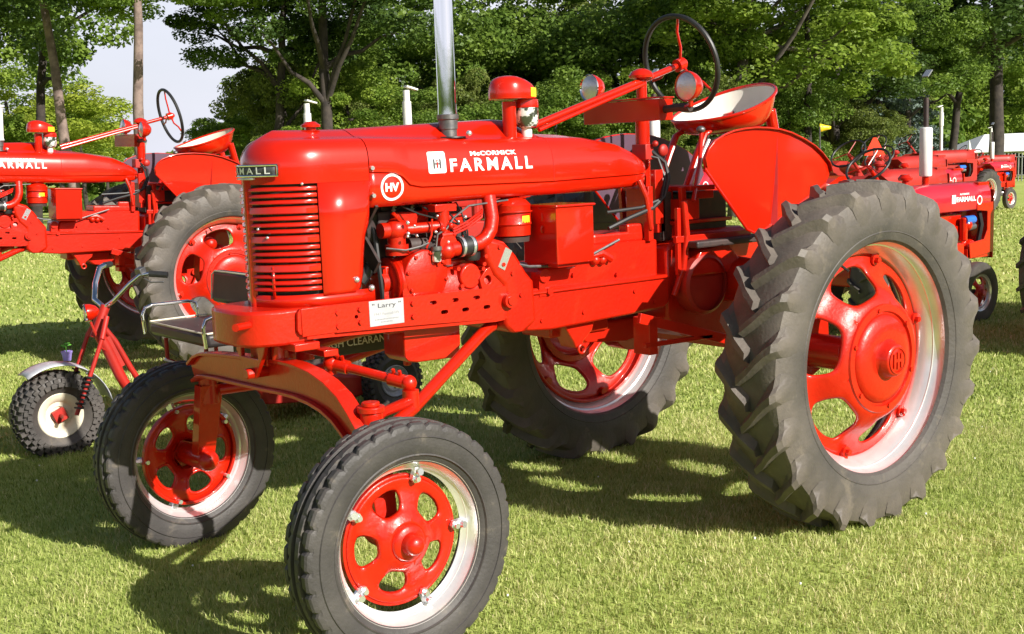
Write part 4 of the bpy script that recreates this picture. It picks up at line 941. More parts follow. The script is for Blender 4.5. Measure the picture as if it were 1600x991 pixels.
    b = B(); b.cyl((0.55, 0, 1.15), (0.28, 0, 1.42), .018, n=10); b.cyl((.45, 0, .8), (.45, 0, 1.22), .04, n=10); b.end('steering_post', red, T)
    N = Vector((-.70, 0, .71)); U = Vector((0, 1, 0)); V_ = N.cross(U); c0 = Vector((.27, 0, 1.43))
    sw = B().tube([c0+(U*math.cos(2*PI*i/32)+V_*math.sin(2*PI*i/32))*.19 for i in range(32)], .011, 8, closed=True).end('steering_wheel', BLACK, T)
    for k in range(3):
        a = 2*PI*k/3+.5; B().tube([c0, c0+(U*math.cos(a)+V_*math.sin(a))*.19], .006, 6).end('spoke', red, sw)
    L = []
    for rho, z in ((.05, 0), (.6, .005), (.9, .03), (1, .07)):
        L.append([(-.22+.2*rho*math.cos(a), .21*rho*math.sin(a), 1.0+z+(.09*rho**3*(1-math.cos(a))/2)) for a in np.linspace(0, 2*PI, 25)[:-1]])
    b = B(); b.strip(L, closed=True); b.end('seat', red, T, 60, solid=.008)
    b = B(); b.tube([(-.2, 0, 1.0), (-.1, 0, .9), (.1, 0, .82)], .03, 6, flat=.5); b.end('seat_spring', DARK, T)
    mx_ = 1.225
    if muffler == 'white':
        B().cyl((mx_, .08, 1.20), (mx_, .08, 1.31), .03, n=12).end('exhaust_base', red, T)
        B().lathe([(0.02, 1.30), (.050, 1.305), (.055, 1.315), (.055, 1.72), (.049, 1.73), (.02, 1.735)], (mx_, .08, 0), 'z', 28).end('muffler', WHITE, T, 40)
        B().cyl((mx_, .08, 1.73), (mx_, .08, 1.99), .022, n=12).end('exhaust_pipe', DARK, T)
        B().box((mx_+.01, .08, 2.20), (.09, .06, .012), (0, -.7, 0)).end('rain_cap', BOLT, T)
    elif muffler == 'chrome':
        B().cyl((mx_, .08, 1.2), (mx_, .08, 2.05), .03, n=16).end('exhaust_pipe', WHITE, T)
        B().cyl((mx_, .08, 1.7), (mx_, .08, 1.95), .04, n=16).end('muffler', WHITE, T)
        B().box((mx_-.05, .08, 2.07), (.12, .06, .014), (0, -.25, 0)).end('rain_cap', WHITE, T)
    B().lathe([(.02, 1.2), (.03, 1.27), (.06, 1.28), (.065, 1.30), (.04, 1.33), (0, 1.335)], (.95, .1, 0), 'z', 20).end('pre_cleaner', red, T)
    for s in (1, -1):
        instance(SR, T, (0, s*.50, .53), 0 if s > 0 else PI); instance(SF, T, (1.465, s*.29, .270), 0 if s > 0 else PI)
    return T
RT = make_small('small red tractor with white muffler and blue oil filter, behind the biggest tyre', (-4.05, -2.20, 0), PI, 'white')
def clone_small(src, label, loc, rz, sc=1.0, group=None, skip=()):
    c = copy_tree(src, None, skip); c.location = loc; c.rotation_euler = (0, 0, rz); c.scale = (sc,)*3; c['label'] = label
    if group: c['group'] = group
    return c
ST = make_small('small red tractor with white stack, its stack rising just left of the chrome exhaust', at(628, 11.5), 0.0, 'chrome', OLDRED, 1.12, False)
p = at(628, 12.3); ST.location = (p.x-1.4, p.y, 0)
p = at(475, 14.5); clone_small(ST, 'small tractor whose thin white stack stands above the radiator cap', (p.x-1.4, p.y, 0), 0.0, 1.12)
p = at(1030, 13.5); WM = clone_small(RT, 'tractor whose thick white muffler stands behind the steering wheel', (p.x+1.35, p.y, 0), PI, 1.12)
p = at(1318, 14.0); clone_small(ST, 'red tractor with a thin steering wheel directly above the rear fender', (p.x+.2, p.y, 0), PI, 1.05, skip=('muffler', 'rain_cap', 'exhaust_pipe'))
p = at(1420, 16.5); clone_small(RT, 'red tractor in the far row with an orange warning triangle beside it', (p.x+.9, p.y, 0), PI, 1.0, skip=('muffler', 'exhaust_pipe', 'rain_cap', 'exhaust_base'))
p = at(1400, 21.0); clone_small(ST, 'old red tractor deep in the row, below the blue spruce', (p.x+.9, p.y, 0), PI, 1.1, skip=('exhaust_pipe', 'muffler', 'rain_cap'))
p = at(1440, 27.0); clone_small(ST, 'old red tractor farthest left of the slim leaning trunk', (p.x+.9, p.y, p.z), PI-.2, 1.1)
p = at(1515, 40.0); clone_small(ST, 'old dark red tractor far away in front of the fence', (p.x+.9, p.y, p.z), PI-.6, 1.0)
p = at(1553, 29.0); FT = clone_small(RT, 'small bright red tractor far out on the lawn beside the dark trunk', (p.x+1.0, p.y, p.z), PI, .86)
p = at(1597, 9.85); clone_small(RT, 'tractor showing only the edge of a dark lugged tyre at the right edge', (p.x-.55, p.y+.72, 0), PI, 1.15)
# orange slow-vehicle triangle on the third tractor row
p = at(1367, 15.2)
t = thing('warning_triangle', 'orange warning triangle on a short post among the far tractors', 'sign', (p.x, p.y, 0))
b = B(); b.plate([(-.13, 1.46), (.13, 1.46), (.02, 1.67), (-.02, 1.67)], [], 'y', 0, .006); o = b.end('triangle_panel', ORG, t, 0); o.rotation_euler = (0, 0, -.6+PI)
B().cyl((0, -.02, 0), (0, -.02, 1.55), .02, n=8).end('post', DARK, t)
p = at(1281, 13.2)
t = thing('flag', 'small yellow flag on a rod above the rear fender', 'flag', (p.x, p.y, 0))
B().cyl((0, 0, 0), (0, 0, 1.80), .008, n=6).end('flag_rod', IRON, t)
b = B(); b.strip([[(0+.03*i, .01*math.sin(i*1.3), 1.83-.008*i) for i in range(5)], [(0+.03*i, .01*math.sin(i*1.3), 1.74+.008*i) for i in range(5)]]); o = b.end('flag_cloth', YEL, t, 40, solid=.002); o.rotation_euler = (0, 0, PI-.5)

# ---- three wheeler between the two big tractors
TX, TY = 1.2, -3.08
K = thing('three_wheeler', 'old red three wheeled buggy with black seat and chrome rails, between the big tractors', 'buggy', (TX, TY, 0))
def kb(b, name, mt, par=None, smooth=35, bevel=0, solid=0):
    o = b.end(name, mt, par or K, smooth, bevel, solid)
    if par is None: o.location = (-TX, 3.0, 0)
    return o
def knob_tyre(R, w, rr, n, rows):
    b = B(); prof = [(rr, w*.30), (rr+.02, w*.40), (rr+.05, w*.50), (R-.05, w*.50), (R-.02, w*.42), (R-.008, w*.25), (R-.004, 0)]; prof = prof+[(r, -a) for r, a in prof[-2::-1]]
    b.lathe(prof, n=48)
    for j, (yy, r) in enumerate(rows):
        for k in range(n):
            a = 2*PI*(k+.5*(j % 2))/n
            b.box((r*math.cos(a), yy*w, r*math.sin(a)), (.026, .030 if abs(yy) < .45 else .022, .026), (0, -a, 0), taper=None)
    return b.mesh('tyre', RUB, 30)
ft = knob_tyre(0.245, 0.20, 0.125, 30, [(-.48, .205), (-.38, .232), (-.19, .240), (0, .243), (.19, .240), (.38, .232), (.48, .205), (.51, .185)])
fr = B().lathe([(.0, .02), (.045, .02), (.05, .03), (.075, .03), (.09, .055), (.112, .065), (.125, .07), (.130, .066), (.118, .05), (.11, .0), (.118, -.05), (.13, -.066)], n=40).mesh('rim', CREAM, 40)
fh = B().box((0, .045, 0), (.07, .03, .07), (0, .4, 0)).cyl((0, -.12, 0), (0, .14, 0), .012, n=10).mesh('front_wheel', OLDRED, 30)
instance(('front_wheel', fh, 0, [('tyre', ft, 0), ('rim', fr, 0)]), K, (2.15-TX, 0, .245), 0.0, 0)
rt = knob_tyre(0.20, 0.17, 0.10, 28, [(-.38, .188), (-.19, .196), (0, .199), (.19, .196), (.38, .188)])
rr_ = B().lathe([(.0, .03), (.028, .03), (.032, .045), (.06, .05), (.075, .03), (.095, .06), (.10, .066), (.105, .06), (.09, 0)], n=36).mesh('rim', PLATE, 40)
rh = B().cyl((0, -.1, 0), (0, .06, 0), .022, n=10); ring_bolts(rh, 4, .045, .05, 0, .006, .006); rh = rh.mesh('rear_wheel', IRON)
for s, yy in ((0, .38), (PI, -.38)): instance(('rear_wheel', rh, 0, [('tyre', rt, 0), ('rim', rr_, 0)]), K, (.13-TX, yy, .20), s)
b = B()
for yy in (-3.12, -2.88):
    b.tube([(2.08, yy, .245), (1.98, yy, .47), (1.90, yy, .66)], .013, 8); b.tube([(1.90, yy, .66), (1.84, yy*.5-1.5, .78)], .016, 8)
kb(b, 'front_fork', OLDRED, smooth=50)
for yy in (-3.12, -2.88):
    b = B(); P = []
    for i in range(81):
        t = i/80; a = t*2*PI*8; cx = 2.065-.085*t; cz = .28+.19*t
        P.append((cx+.024*math.cos(a)*.9, yy+.024*math.sin(a), cz+.024*math.cos(a)*.4))
    b.tube(P, .0058, 5); kb(b, 'coil_spring', BLACK)
b = B(); b.tube([(1.90, -3, .66), (1.82, -3, .84)], .028, 10); b.tube([(1.885, -3, .70), (1.83, -3, .58), (1.77, -3, .42), (1.70, -3, .27), (1.5, -3, .22), (1.0, -3, .22)], .032, 10); b.tube([(1.86, -3, .74), (1.78, -3, .62), (1.70, -3, .45), (1.62, -3, .3)], .018, 8); b.box((1.80, -3, .56), (.05, .03, .2), (0, .4, 0))
b.tube([(1.6, -3, .24), (1.2, -2.72, .24), (.3, -2.72, .22), (.12, -2.72, .20)], .02, 8); b.tube([(1.6, -3, .24), (1.2, -3.28, .24), (.3, -3.28, .22), (.12, -3.28, .20)], .02, 8); b.cyl((.13, -3.42, .20), (.13, -2.6, .20), .018, n=10)
for x, y in ((1.35, -3.3), (1.35, -2.7), (1.02, -3.3), (1.02, -2.7)): b.tube([(x, y, .24), (x, y, .56)], .014, 8)
kb(b, 'frame', OLDRED, smooth=50)
b = B(); b.tube([(1.83, -3.0, .83), (1.82, -3.18, .86), (1.78, -3.26, .95), (1.74, -3.28, 1.04), (1.70, -3.31, 1.05)], .017, 10); b.tube([(1.83, -3.0, .83), (1.80, -2.92, .87), (1.72, -2.85, .97), (1.67, -2.82, 1.015), (1.62, -2.80, 1.02)], .013, 10); kb(b, 'handlebar', CHROME, smooth=50)
kb(B().tube([(1.62, -2.80, 1.02), (1.54, -2.73, 1.01)], .019, 10), 'hand_grip', BLACK); kb(B().tube([(1.70, -3.31, 1.05), (1.64, -3.37, 1.05)], .019, 10), 'hand_grip', BLACK)
kb(B().box((1.66, -2.83, 1.035), (.045, .045, .045), (0, .3, .4)).tube([(1.65, -2.83, 1.0), (1.62, -2.79, .97), (1.56, -2.74, .97)], .006, 6), 'brake_lever', IRON, bevel=.004)
b = B(); b.strip([[(2.15+.295*math.cos(a), -3+s*.10, .255+.295*math.sin(a)-abs(s)*.012) for s in (-1, -.5, 0, .5, 1)] for a in np.linspace(.95, 2.95, 18)]); kb(b, 'fender', PLATE, None, 60, solid=.005)
b = B(); L_ = Vector((1.95, -2.97, .815)); 
hb = B(); hb.lathe([(.045, 0), (.050, -.01), (.046, -.035), (.032, -.062), (.012, -.078), (0, -.08)], (0, 0, 0), 'x', 24); o = kb(hb, 'headlamp', RED); o.location = (1.96-TX, .05, .815); o.rotation_euler = (0, .1, -.2)
B().lathe([(0, .008), (.03, .005), (.045, -.002)], (0, 0, 0), 'x', 24).end('lens', LENS, o); B().lathe([(.044, -.003), (.049, .004), (.052, -.003)], (0, 0, 0), 'x', 24).end('lens_ring', CHROME, o)
kb(B().tube([(1.93, -2.96, .76), (1.91, -2.96, .70), (1.88, -2.96, .60), (1.85, -2.98, .58)], .007, 6), 'lamp_bracket', OLDRED)
b = B(); b.box((1.19, -3.0, .615), (.42, .86, .085)); sc_ = kb(b, 'seat_cushion', VINYL, bevel=.025)
for s in (1, -1):
    Q = [(1.40, s*.44), (1.40, -s*.44)]
pip = B(); pip.tube([(1.0+.01, -3.43, .665), (1.395, -3.43, .660), (1.405, -3.40, .66), (1.405, -2.60, .66), (1.395, -2.57, .66), (1.0, -2.57, .665)], .006, 6); kb(pip, 'piping', CREAM)
b = B(); b.box((.965, -3.0, .855), (.09, .66, .21), (0, -.12, 0)); kb(b, 'seat_back', VINYL, bevel=.03)
b = B(); b.tube([(1.012, -3.33, .77), (.998, -3.335, .93), (.99, -3.30, .955), (.99, -2.70, .955), (.998, -2.665, .93), (1.012, -2.67, .77)], .006, 6); kb(b, 'piping', CREAM)
b = B(); b.box((.97, -3.0, .70), (.03, .30, .14)); b.box((.92, -3.0, .62), (.05, .5, .04)); kb(b, 'seat_bracket', OLDRED, bevel=.004)
for yy in (-3.46, -2.54):
    kb(B().tube([(1.42, yy, .58), (1.43, yy, .70), (1.41, yy, .745), (1.36, yy, .76), (1.12, yy, .76), (1.07, yy, .745), (1.06, yy, .70), (1.06, yy, .58)], .0115, 8), 'arm_rail', CHROME, smooth=60)
kb(B().tube([(1.36, -3.3, .42), (1.36, -2.95, .42)], .016, 8), 'foot_peg', CHROME)
b = B(); b.box((.72, -3.0, .40), (.40, .55, .28)); b.box((.72, -3.0, .58), (.5, .7, .05)); b.cyl((.55, -3.2, .45), (.55, -2.75, .45), .11, n=20); kb(b, 'engine', DARK, None, 30, bevel=.02)
b = B(); b.plate([(1.06, .30), (1.02, .17), (.40, .11), (.25, .14), (.25, .24), (.55, .30)], [], 'y', -3.36, -2.64); kb(b, 'body_pan', OLDRED, None, 30, bevel=.02)
b = B(); b.plate([(1.02, .33), (.86, .33), (.87, .235), (.99, .235)], [], 'y', -2.636, -2.626); kb(b, 'side_flap', ORG, None, 30)
# flower pot standing on the buggy's front mudguard
fp = thing('flower_pot', 'tiny purple pot with a green sprout on the buggy mudguard', 'flower pot', (2.07, -3.07, .548))
B().lathe([(0, 0), (.021, 0), (.029, .045), (.032, .046), (.032, .055), (.027, .055), (.02, .05), (0, .05)], (0, 0, 0), 'z', 20).end('pot', PURP, fp)
b = B(); b.tube([(0, 0, .05), (.004, 0, .085), (0, 0, .10)], .003, 6)
for a in (0, 1.7, 3.3, 4.9): b.ball((.016*math.cos(a), .016*math.sin(a), .09+.012*math.sin(a)), .014, (1.2, .6, .35), 8)
b.end('sprout', LEAFG, fp)

# ================================================================ trees
rs = np.random.RandomState(7)
def crown_mesh(name, material, R=4.0, H=3.2, nblob=80, per=260, size=0.17, low=0.25, seed=0, blob=0.85, cone=False):
    r = np.random.RandomState(seed); cs = []
    while len(cs) < nblob:
        p = r.uniform(-1, 1, 3); d = np.linalg.norm(p)
        if p[2] < 0: d = math.hypot(p[0], p[1])*1.02+.12*abs(p[2])
        if d > 1 or d < 0.30: continue
        if p[2] < 0.1 and math.hypot(p[0], p[1]) < .35: continue
        cs.append((p[0]*R*.88, p[1]*R*.88, H+p[2]*H*.88))
    cs = np.array(cs)
    if cone:
        cs = []
        for i in range(nblob):
            z = r.uniform(0.02, 1); a = r.uniform(0, 2*PI); rr = R*(1-z)*r.uniform(.55, 1)
            cs.append((rr*math.cos(a), rr*math.sin(a), z*2*H-.25*rr))
        cs = np.array(cs)
    n = nblob*per
    bi = np.repeat(np.arange(nblob), per); br = r.uniform(.55, 1.25, nblob)*blob
    d = r.normal(size=(n, 3)); d /= np.linalg.norm(d, axis=1)[:, None]
    rad_ = r.uniform(0.25, 1, n)**0.45
    P = cs[bi]+d*(br[bi]*rad_)[:, None]*np.array([1.15, 1.15, .72 if not cone else .35])
    # leaf: 4-point kite, normal loosely outward/up
    nn = d*0.6+r.normal(size=(n, 3))*0.6+np.array([0, 0, .5]); nn /= np.linalg.norm(nn, axis=1)[:, None]
    t = np.cross(nn, r.normal(size=(n, 3))); t /= np.linalg.norm(t, axis=1)[:, None]; s = np.cross(nn, t)
    L = (size*r.uniform(.6, 1.4, n))[:, None]
    V = np.stack([P-t*L*.5, P+s*L*.36-t*L*.02, P+t*L*.55, P-s*L*.36-t*L*.02], 1).reshape(-1, 3)
    me = bpy.data.meshes.new(name); me.vertices.add(4*n); me.vertices.foreach_set('co', V.ravel().astype(np.float32))
    me.loops.add(4*n); me.loops.foreach_set('vertex_index', np.arange(4*n, dtype=np.int32))
    me.polygons.add(n); me.polygons.foreach_set('loop_start', np.arange(0, 4*n, 4, dtype=np.int32))
    me.update(); me.materials.append(material)
    return me, cs
CM = {}
for i, kk in enumerate(('mid', 'dark', 'light', 'yellow', 'olive')):
    for v in range(2): CM[kk, v] = crown_mesh('crown', LF[kk], seed=10*i+v, nblob=54, per=500, size=0.142, blob=.80)
CM['blue', 0] = crown_mesh('crown', LF['blue'], R=2.6, H=3.8, nblob=150, per=110, size=0.17, seed=77, blob=.6, cone=True)
def tree(label, px, dist, kind, v, bark, base_r, bottom, lean=(0, 0), trunk_px=None, R=4.0, name='maple_tree', cat='tree', shift=(0, 0), group=None, hscale=1.0, rz=0.0, limbs=7):
    """bottom = photo row of the crown's lower edge; R = crown radius in metres; shift moves the crown sideways along the picture"""
    g = at(px, dist); zb = max(0.1, zpx(bottom, px, dist)-g.z)
    T = thing(name, label, cat, (g.x, g.y, g.z), group=group)
    me, cs = CM[kind, v % (1 if kind == 'blue' else 2)]
    k = R/4.0 if kind != 'blue' else R/2.6
    o = link('crown', me, T); o.scale = (k, k, k*hscale); side = Vector((CR.x, CR.y, 0)).normalized()
    o.location = (side.x*shift[0], side.y*shift[0], zb-0.05*k*hscale); o.rotation_euler = (0, 0, rz)
    if kind == 'blue': o.location.z = zb
    b = B(); rng = random.Random(int(px)+v)
    top = zb+3.6*k*hscale
    P = []
    for i in range(9):
        t = i/8
        P.append(Vector((side.x*(lean[0]*t+rng.uniform(-.05, .05)+shift[0]*t*t*(abs(lean[0]) < .01)), side.y*(lean[0]*t+rng.uniform(-.05, .05)+shift[0]*t*t*(abs(lean[0]) < .01)), -0.15+t*(top+.15))))
    rr = [base_r*(1.25 if i == 0 else 1.0-0.5*i/8) for i in range(9)]
    b.tube(P, rr, 12)
    M_ = Matrix.LocRotScale(o.location, o.rotation_euler, o.scale)
    tg = sorted(range(len(cs)), key=lambda i: (cs[i][2], i))[:26]; rng.shuffle(tg)
    if limbs:
        for i in tg[:limbs]:
            q = M_ @ Vector(cs[i]); s0 = P[4+rng.randrange(4)]; z0 = min(s0.z, q.z-.2)
            t0 = (z0+.15)/(top+.15); s0 = P[min(7, max(1, int(t0*8)))]
            mid_ = s0.lerp(q, .5)+Vector((0, 0, -.25+rng.random()*.3))
            b.tube([s0, s0.lerp(mid_, .5)+Vector((0, 0, .12)), mid_, mid_.lerp(q, .5)+Vector((0, 0, .1)), q], [base_r*.46, base_r*.38, base_r*.28, base_r*.2, base_r*.08], 7)
    b.end('trunk', bark, T, 60)
    return T
D, Lb = BARK, LIGHTBARK
LIMB = mat('greyish_bark', (0.14, 0.115, 0.10), 0.9, noise=((0.07, 0.055, 0.05), 5, 0.42, 0.62), bump=1.0, bscale=16)
tree('tree with a pale trunk leaning left behind the far left tractor', 118, 27, 'dark', 1, Lb, .135, 80, lean=(-.45, 0), R=2.7, shift=(-1.1, 0), limbs=0, hscale=.75)
tree('tree with a straight pale trunk against the open sky', 213, 25, 'mid', 0, Lb, .135, 50, R=2.3, lean=(.3, 0), shift=(.75, 0), limbs=0, hscale=.7)
tree('dark tree with slim trunk at the left edge', 8, 33, 'dark', 1, D, .15, 105, R=3.6, shift=(-.8, 0))
tree('tree with a curved dark limb beside the left edge', 45, 38, 'mid', 1, D, .16, 120, R=4.2, lean=(1.2, 0), shift=(.3, 0))
tree('bright yellow green tree low behind the leaning pale trunk', 95, 48, 'yellow', 0, D, .12, 262, R=3.4, shift=(0, 0), hscale=.62, limbs=2)
tree('light green bushy tree at the far left behind the tractors', 20, 50, 'light', 1, D, .12, 265, R=3.6, hscale=.8, limbs=2)
tree('dense light green tree left of the open sky', 130, 58, 'light', 0, D, .12, 262, R=2.6, hscale=.75, limbs=2)
tree('small yellowish tree on the left rim of the open sky', 165, 66, 'yellow', 1, D, .10, 262, R=1.9, hscale=.8, limbs=2)
tree('dark maple hanging down right of the open sky', 418, 27, 'dark', 0, D, .13, 112, R=2.2, lean=(.6, 0), shift=(.15, 0), rz=1, hscale=.8, limbs=5)
tree('forked dark maple left of the chrome exhaust', 513, 26, 'dark', 1, D, .15, 75, R=2.7, shift=(.1, 0), rz=2.2, limbs=5, hscale=.7)
tree('light leafed maple over the radiator', 395, 34, 'light', 1, D, .12, 235, R=2.1, shift=(1.2, 0), rz=3.2, hscale=.8)
tree('bright green maple low behind the radiator cap', 480, 36, 'light', 0, D, .12, 245, R=2.5, rz=4, hscale=.8)
tree('mid green maple above the radiator', 590, 34, 'mid', 0, D, .15, 190, R=3.3, rz=1.3, hscale=.8)
tree('bright green maple low behind the white stack', 560, 38, 'light', 1, D, .12, 245, R=2.9, rz=.5, hscale=.8)
tree('mid green maple right behind the chrome exhaust', 700, 31, 'mid', 1, D, .12, 225, R=3.1, rz=3, hscale=.85)
tree('olive maple behind the air cleaner cap', 790, 36, 'olive', 0, D, .13, 240, R=3.4, rz=1, hscale=.9)
tree('tall maple with thin fanned limbs between cap and lamp', 860, 31, 'mid', 0, D, .11, 228, R=3.3, rz=5, limbs=12, hscale=.85)
tree('olive tree low behind the far headlamp', 945, 34, 'olive', 1, D, .12, 236, R=3.2, rz=2, hscale=.9)
tree('mid green maple left of the steering wheel', 1005, 30, 'mid', 1, D, .12, 195, R=2.9, rz=4.2, hscale=.85)
tree('light green maple behind the steering wheel', 1075, 36, 'light', 0, D, .13, 238, R=3.4, rz=2.8, hscale=.9)
tree('maple with a grey forked trunk right of the steering wheel', 1150, 28, 'light', 0, LIMB, .17, 75, R=3.3, shift=(.5, 0), rz=.7, limbs=6, hscale=.7)
tree('broad leafy maple above the rear fender', 1262, 29, 'light', 1, D, .11, 150, R=3.0, rz=2.5, limbs=4, hscale=.75)
tree('olive tree behind the seat back', 1205, 38, 'olive', 0, D, .12, 246, R=3.4, rz=.3, hscale=.8)
tree('dark maple with a thick trunk above the rear fender', 1305, 33, 'dark', 0, D, .19, 165, R=2.5, rz=.2, limbs=5, hscale=.7)
tree('blue grey spruce behind the far row of tractors', 1372, 40, 'blue', 0, D, .16, 246, R=1.7, hscale=1.0, name='spruce_tree', limbs=0)
tree('smaller blue spruce right of the larger one', 1425, 44, 'blue', 0, D, .14, 246, R=1.25, rz=2, hscale=.9, name='spruce_tree', limbs=0)
tree('olive tree behind the spruces', 1330, 56, 'olive', 1, D, .14, 250, R=4.0, rz=1.9)
tree('slim dark maple leaning beside the white muffler', 1478, 44, 'dark', 1, D, .16, 125, R=3.6, lean=(.8, 0), rz=3.3, limbs=5, hscale=.7)
tree('big dark maple with a straight trunk at the right', 1556, 44, 'dark', 0, D, .27, 95, R=5.0, rz=4.4, limbs=5, hscale=.7)
tree('light green tree at the right edge behind the tent', 1610, 92, 'light', 1, D, .15, 235, R=6.2, rz=1)
tree('mid green tree behind the white tent', 1540, 96, 'mid', 0, D, .15, 235, R=6.5, rz=5)
tree('light green tree between the two right trunks', 1500, 90, 'light', 0, D, .15, 232, R=5.0, rz=5.5)
tree('mid green tree high behind the white muffler', 1420, 40, 'mid', 1, D, .12, 150, R=2.6, rz=.9, hscale=.8)
US = ((365, 31, 'light', 'over the left tractor seat'), (450, 28, 'olive', 'left of the forked trunk'), (548, 27, 'light', 'between the forked trunk and the white stack'), (600, 30, 'olive', 'beside the white stack'), (655, 26, 'mid', 'just left of the chrome exhaust'),
      (735, 28, 'olive', 'just right of the chrome exhaust'), (780, 31, 'light', 'behind the air cleaner cap'), (868, 26, 'mid', 'behind the long steering shaft'), (915, 29, 'olive', 'under the far headlamp'), (968, 28, 'light', 'behind the long tool box'),
      (1040, 30, 'mid', 'inside the steering wheel ring'), (1105, 27, 'olive', 'behind the white seat'), (1170, 30, 'light', 'behind the seat rim'), (1232, 29, 'mid', 'behind the seat post'), (1285, 34, 'olive', 'behind the yellow flag'), (1345, 33, 'olive', 'in front of the larger spruce'))
for i, (px, dd, kk, w_) in enumerate(US):
    tree('low sunlit understory tree '+w_, px, dd, kk, i, D, .06, 262, R=1.35+.35*((i*7) % 5)/4, hscale=.70+.35*((i*3) % 4)/3, rz=i*1.1, limbs=2, name='understory_tree')
# far belt of woodland, one mass
parts = []; r = np.random.RandomState(3)
me, cs = crown_mesh('woodland', LF['olive'], R=4, H=3.0, nblob=60, per=120, size=.40, seed=99)
co = np.empty(len(me.vertices)*3, np.float32); me.vertices.foreach_get('co', co); co = co.reshape(-1, 3)
ALL = []
for px in list(range(-260, 150, 60))+list(range(345, 1900, 52)):
    if 1440 < px < 1475: continue
    g = at(min(px, 1990), (82 if px < 1440 else 104)+10*r.rand()); a = r.uniform(0, 6.28); c_, s_ = math.cos(a), math.sin(a)
    q = co @ np.array([[c_, s_, 0], [-s_, c_, 0], [0, 0, 1.0]], np.float32)*(1.0+.35*r.rand()); ALL.append(q+np.array([g.x, g.y, g.z-.3]))
sub_ = co.reshape(-1, 4, 3)[::2].reshape(-1, 3)*np.array([1.5, 1.5, 1.35], np.float32)
for k in range(34):                                       # unseen trees round the field, added to darken reflections and block low haze
    a = math.atan2(-CD.y, -CD.x)+(-1.0+2.0*k/33)*2.25; q = sub_+np.array([4+42*math.cos(a), 4+42*math.sin(a), -.8]); ALL.append(q)
V = np.concatenate(ALL).astype(np.float32); n = len(V)//4
me2 = bpy.data.meshes.new('woodland'); me2.vertices.add(len(V)); me2.vertices.foreach_set('co', V.ravel()); me2.loops.add(4*n); me2.loops.foreach_set('vertex_index', np.arange(4*n, dtype=np.int32))
me2.polygons.add(n); me2.polygons.foreach_set('loop_start', np.arange(0, 4*n, 4, dtype=np.int32)); me2.update(); me2.materials.append(LF['mid'])
o = link('woodland', me2); tag(o, 'far belt of woodland closing the view, plus unseen tree ring added to dim skylight', 'woodland', kind='stuff')

# ---- tent and fence far right
g = at(1648, 80); side = Vector((CR.x, CR.y, 0)).normalized(); ang = math.atan2(side.y, side.x)
tn = thing('tent', 'white marquee tent with sloped roof far behind the right trunk', 'tent', (g.x, g.y, g.z), (0, 0, ang))
b = B(); hx, hy = 6.0, 3.0; ez, rz_ = 1.72, 2.72
b.strip([[(-hx, -hy, ez), (hx+3, -hy, ez)], [(-hx+1.8, 0, rz_), (hx+2, 0, rz_)], [(-hx, hy, ez), (hx+3, hy, ez)]]); b.bm.faces.new([b.bm.verts.new(p) for p in ((-hx, -hy, ez), (-hx+1.8, 0, rz_), (-hx, hy, ez))])
b.end('roof', CANVAS, tn, 0, solid=.03)
for x in (-hx, 0, hx): 
    for y in (-hy, hy): B().cyl((x, y, 0), (x, y, ez), .04, n=8).end('tent_pole', WHITE, tn)
b = B(); n_ = 40
b.strip([[(-hx+(2*hx+3)*i/n_, hy*1.0+.02, ez-.0) for i in range(n_+1)], [(-hx+(2*hx+3)*i/n_, hy*1.0+.02, ez-.22+.06*abs(math.sin(i*PI/2))) for i in range(n_+1)]]); b.end('valance', CANVAS, tn, 0)
g0 = at(1470, 66); g1 = at(1720, 66)
fe = thing('fence', 'grey picket fence at the far edge of the lawn before the tent', 'fence', (g0.x, g0.y, g0.z)); Lf = g1-g0; Lf.z = 0; dirn = Lf.normalized()
b = B()
for k in range(int(Lf.length/.16)):
    q = dirn*(k*.16); b.box((q.x, q.y, .75), (.05, .05, 1.4))
o = b.end('picket', FENCEM, fe, 0); o['kind'] = 'stuff'
for z in (.35, 1.25): B().tube([(0, 0, z), (Lf.x, Lf.y, z)], .03, 6).end('rail', FENCEM, fe)
for k in range(0, 6):
    q = Lf*(k/5); B().box((q.x, q.y, .8), (.10, .10, 1.6)).end('post', WHITE, fe, 0)
for px, hgt in ((1418, 1.75), (1515, 2.1)):
    q = at(px, 60); o = B().lathe([(.02, 0), (.06, 0), (.05, hgt*.75), (.09, hgt*.78), (0, hgt)], (0, 0, 0), 'z', 12).end('closed_parasol', WHITE, None); o.location = q
    tag(o, 'folded white parasol by the white tent' if px > 1500 else 'folded white parasol behind the far row of tractors', 'parasol')

# ================================================================ lawn
M = bpy.data.materials.new('lawn'); M.use_nodes = True; n, l = M.node_tree.nodes, M.node_tree.links; p = n['Principled BSDF']; p.inputs['Roughness'].default_value = .95; p.inputs['Specular IOR Level'].default_value = .1
t = n.new('ShaderNodeTexCoord')
def nz(sc, det=6, dist=0):
    q = n.new('ShaderNodeTexNoise'); q.inputs['Scale'].default_value = sc; q.inputs['Detail'].default_value = det; q.inputs['Roughness'].default_value = .65; l.new(t.outputs['Object'], q.inputs['Vector']); return q
a_, b2, c2 = nz(.35), nz(9), nz(60, 3)
r1 = n.new('ShaderNodeValToRGB'); e = r1.color_ramp.elements; e[0].position = .3; e[0].color = (.19, .25, .05, 1); e[1].position = .72; e[1].color = (.52, .53, .20, 1); e2 = r1.color_ramp.elements.new(.52); e2.color = (.34, .42, .10, 1)
ad = n.new('ShaderNodeMath'); ad.operation = 'MULTIPLY_ADD'; ad.inputs[1].default_value = .45; l.new(b2.outputs['Fac'], ad.inputs[0])
m2 = n.new('ShaderNodeMath'); m2.operation = 'MULTIPLY'; m2.inputs[1].default_value = .35; l.new(a_.outputs['Fac'], m2.inputs[0]); l.new(m2.outputs[0], ad.inputs[2])
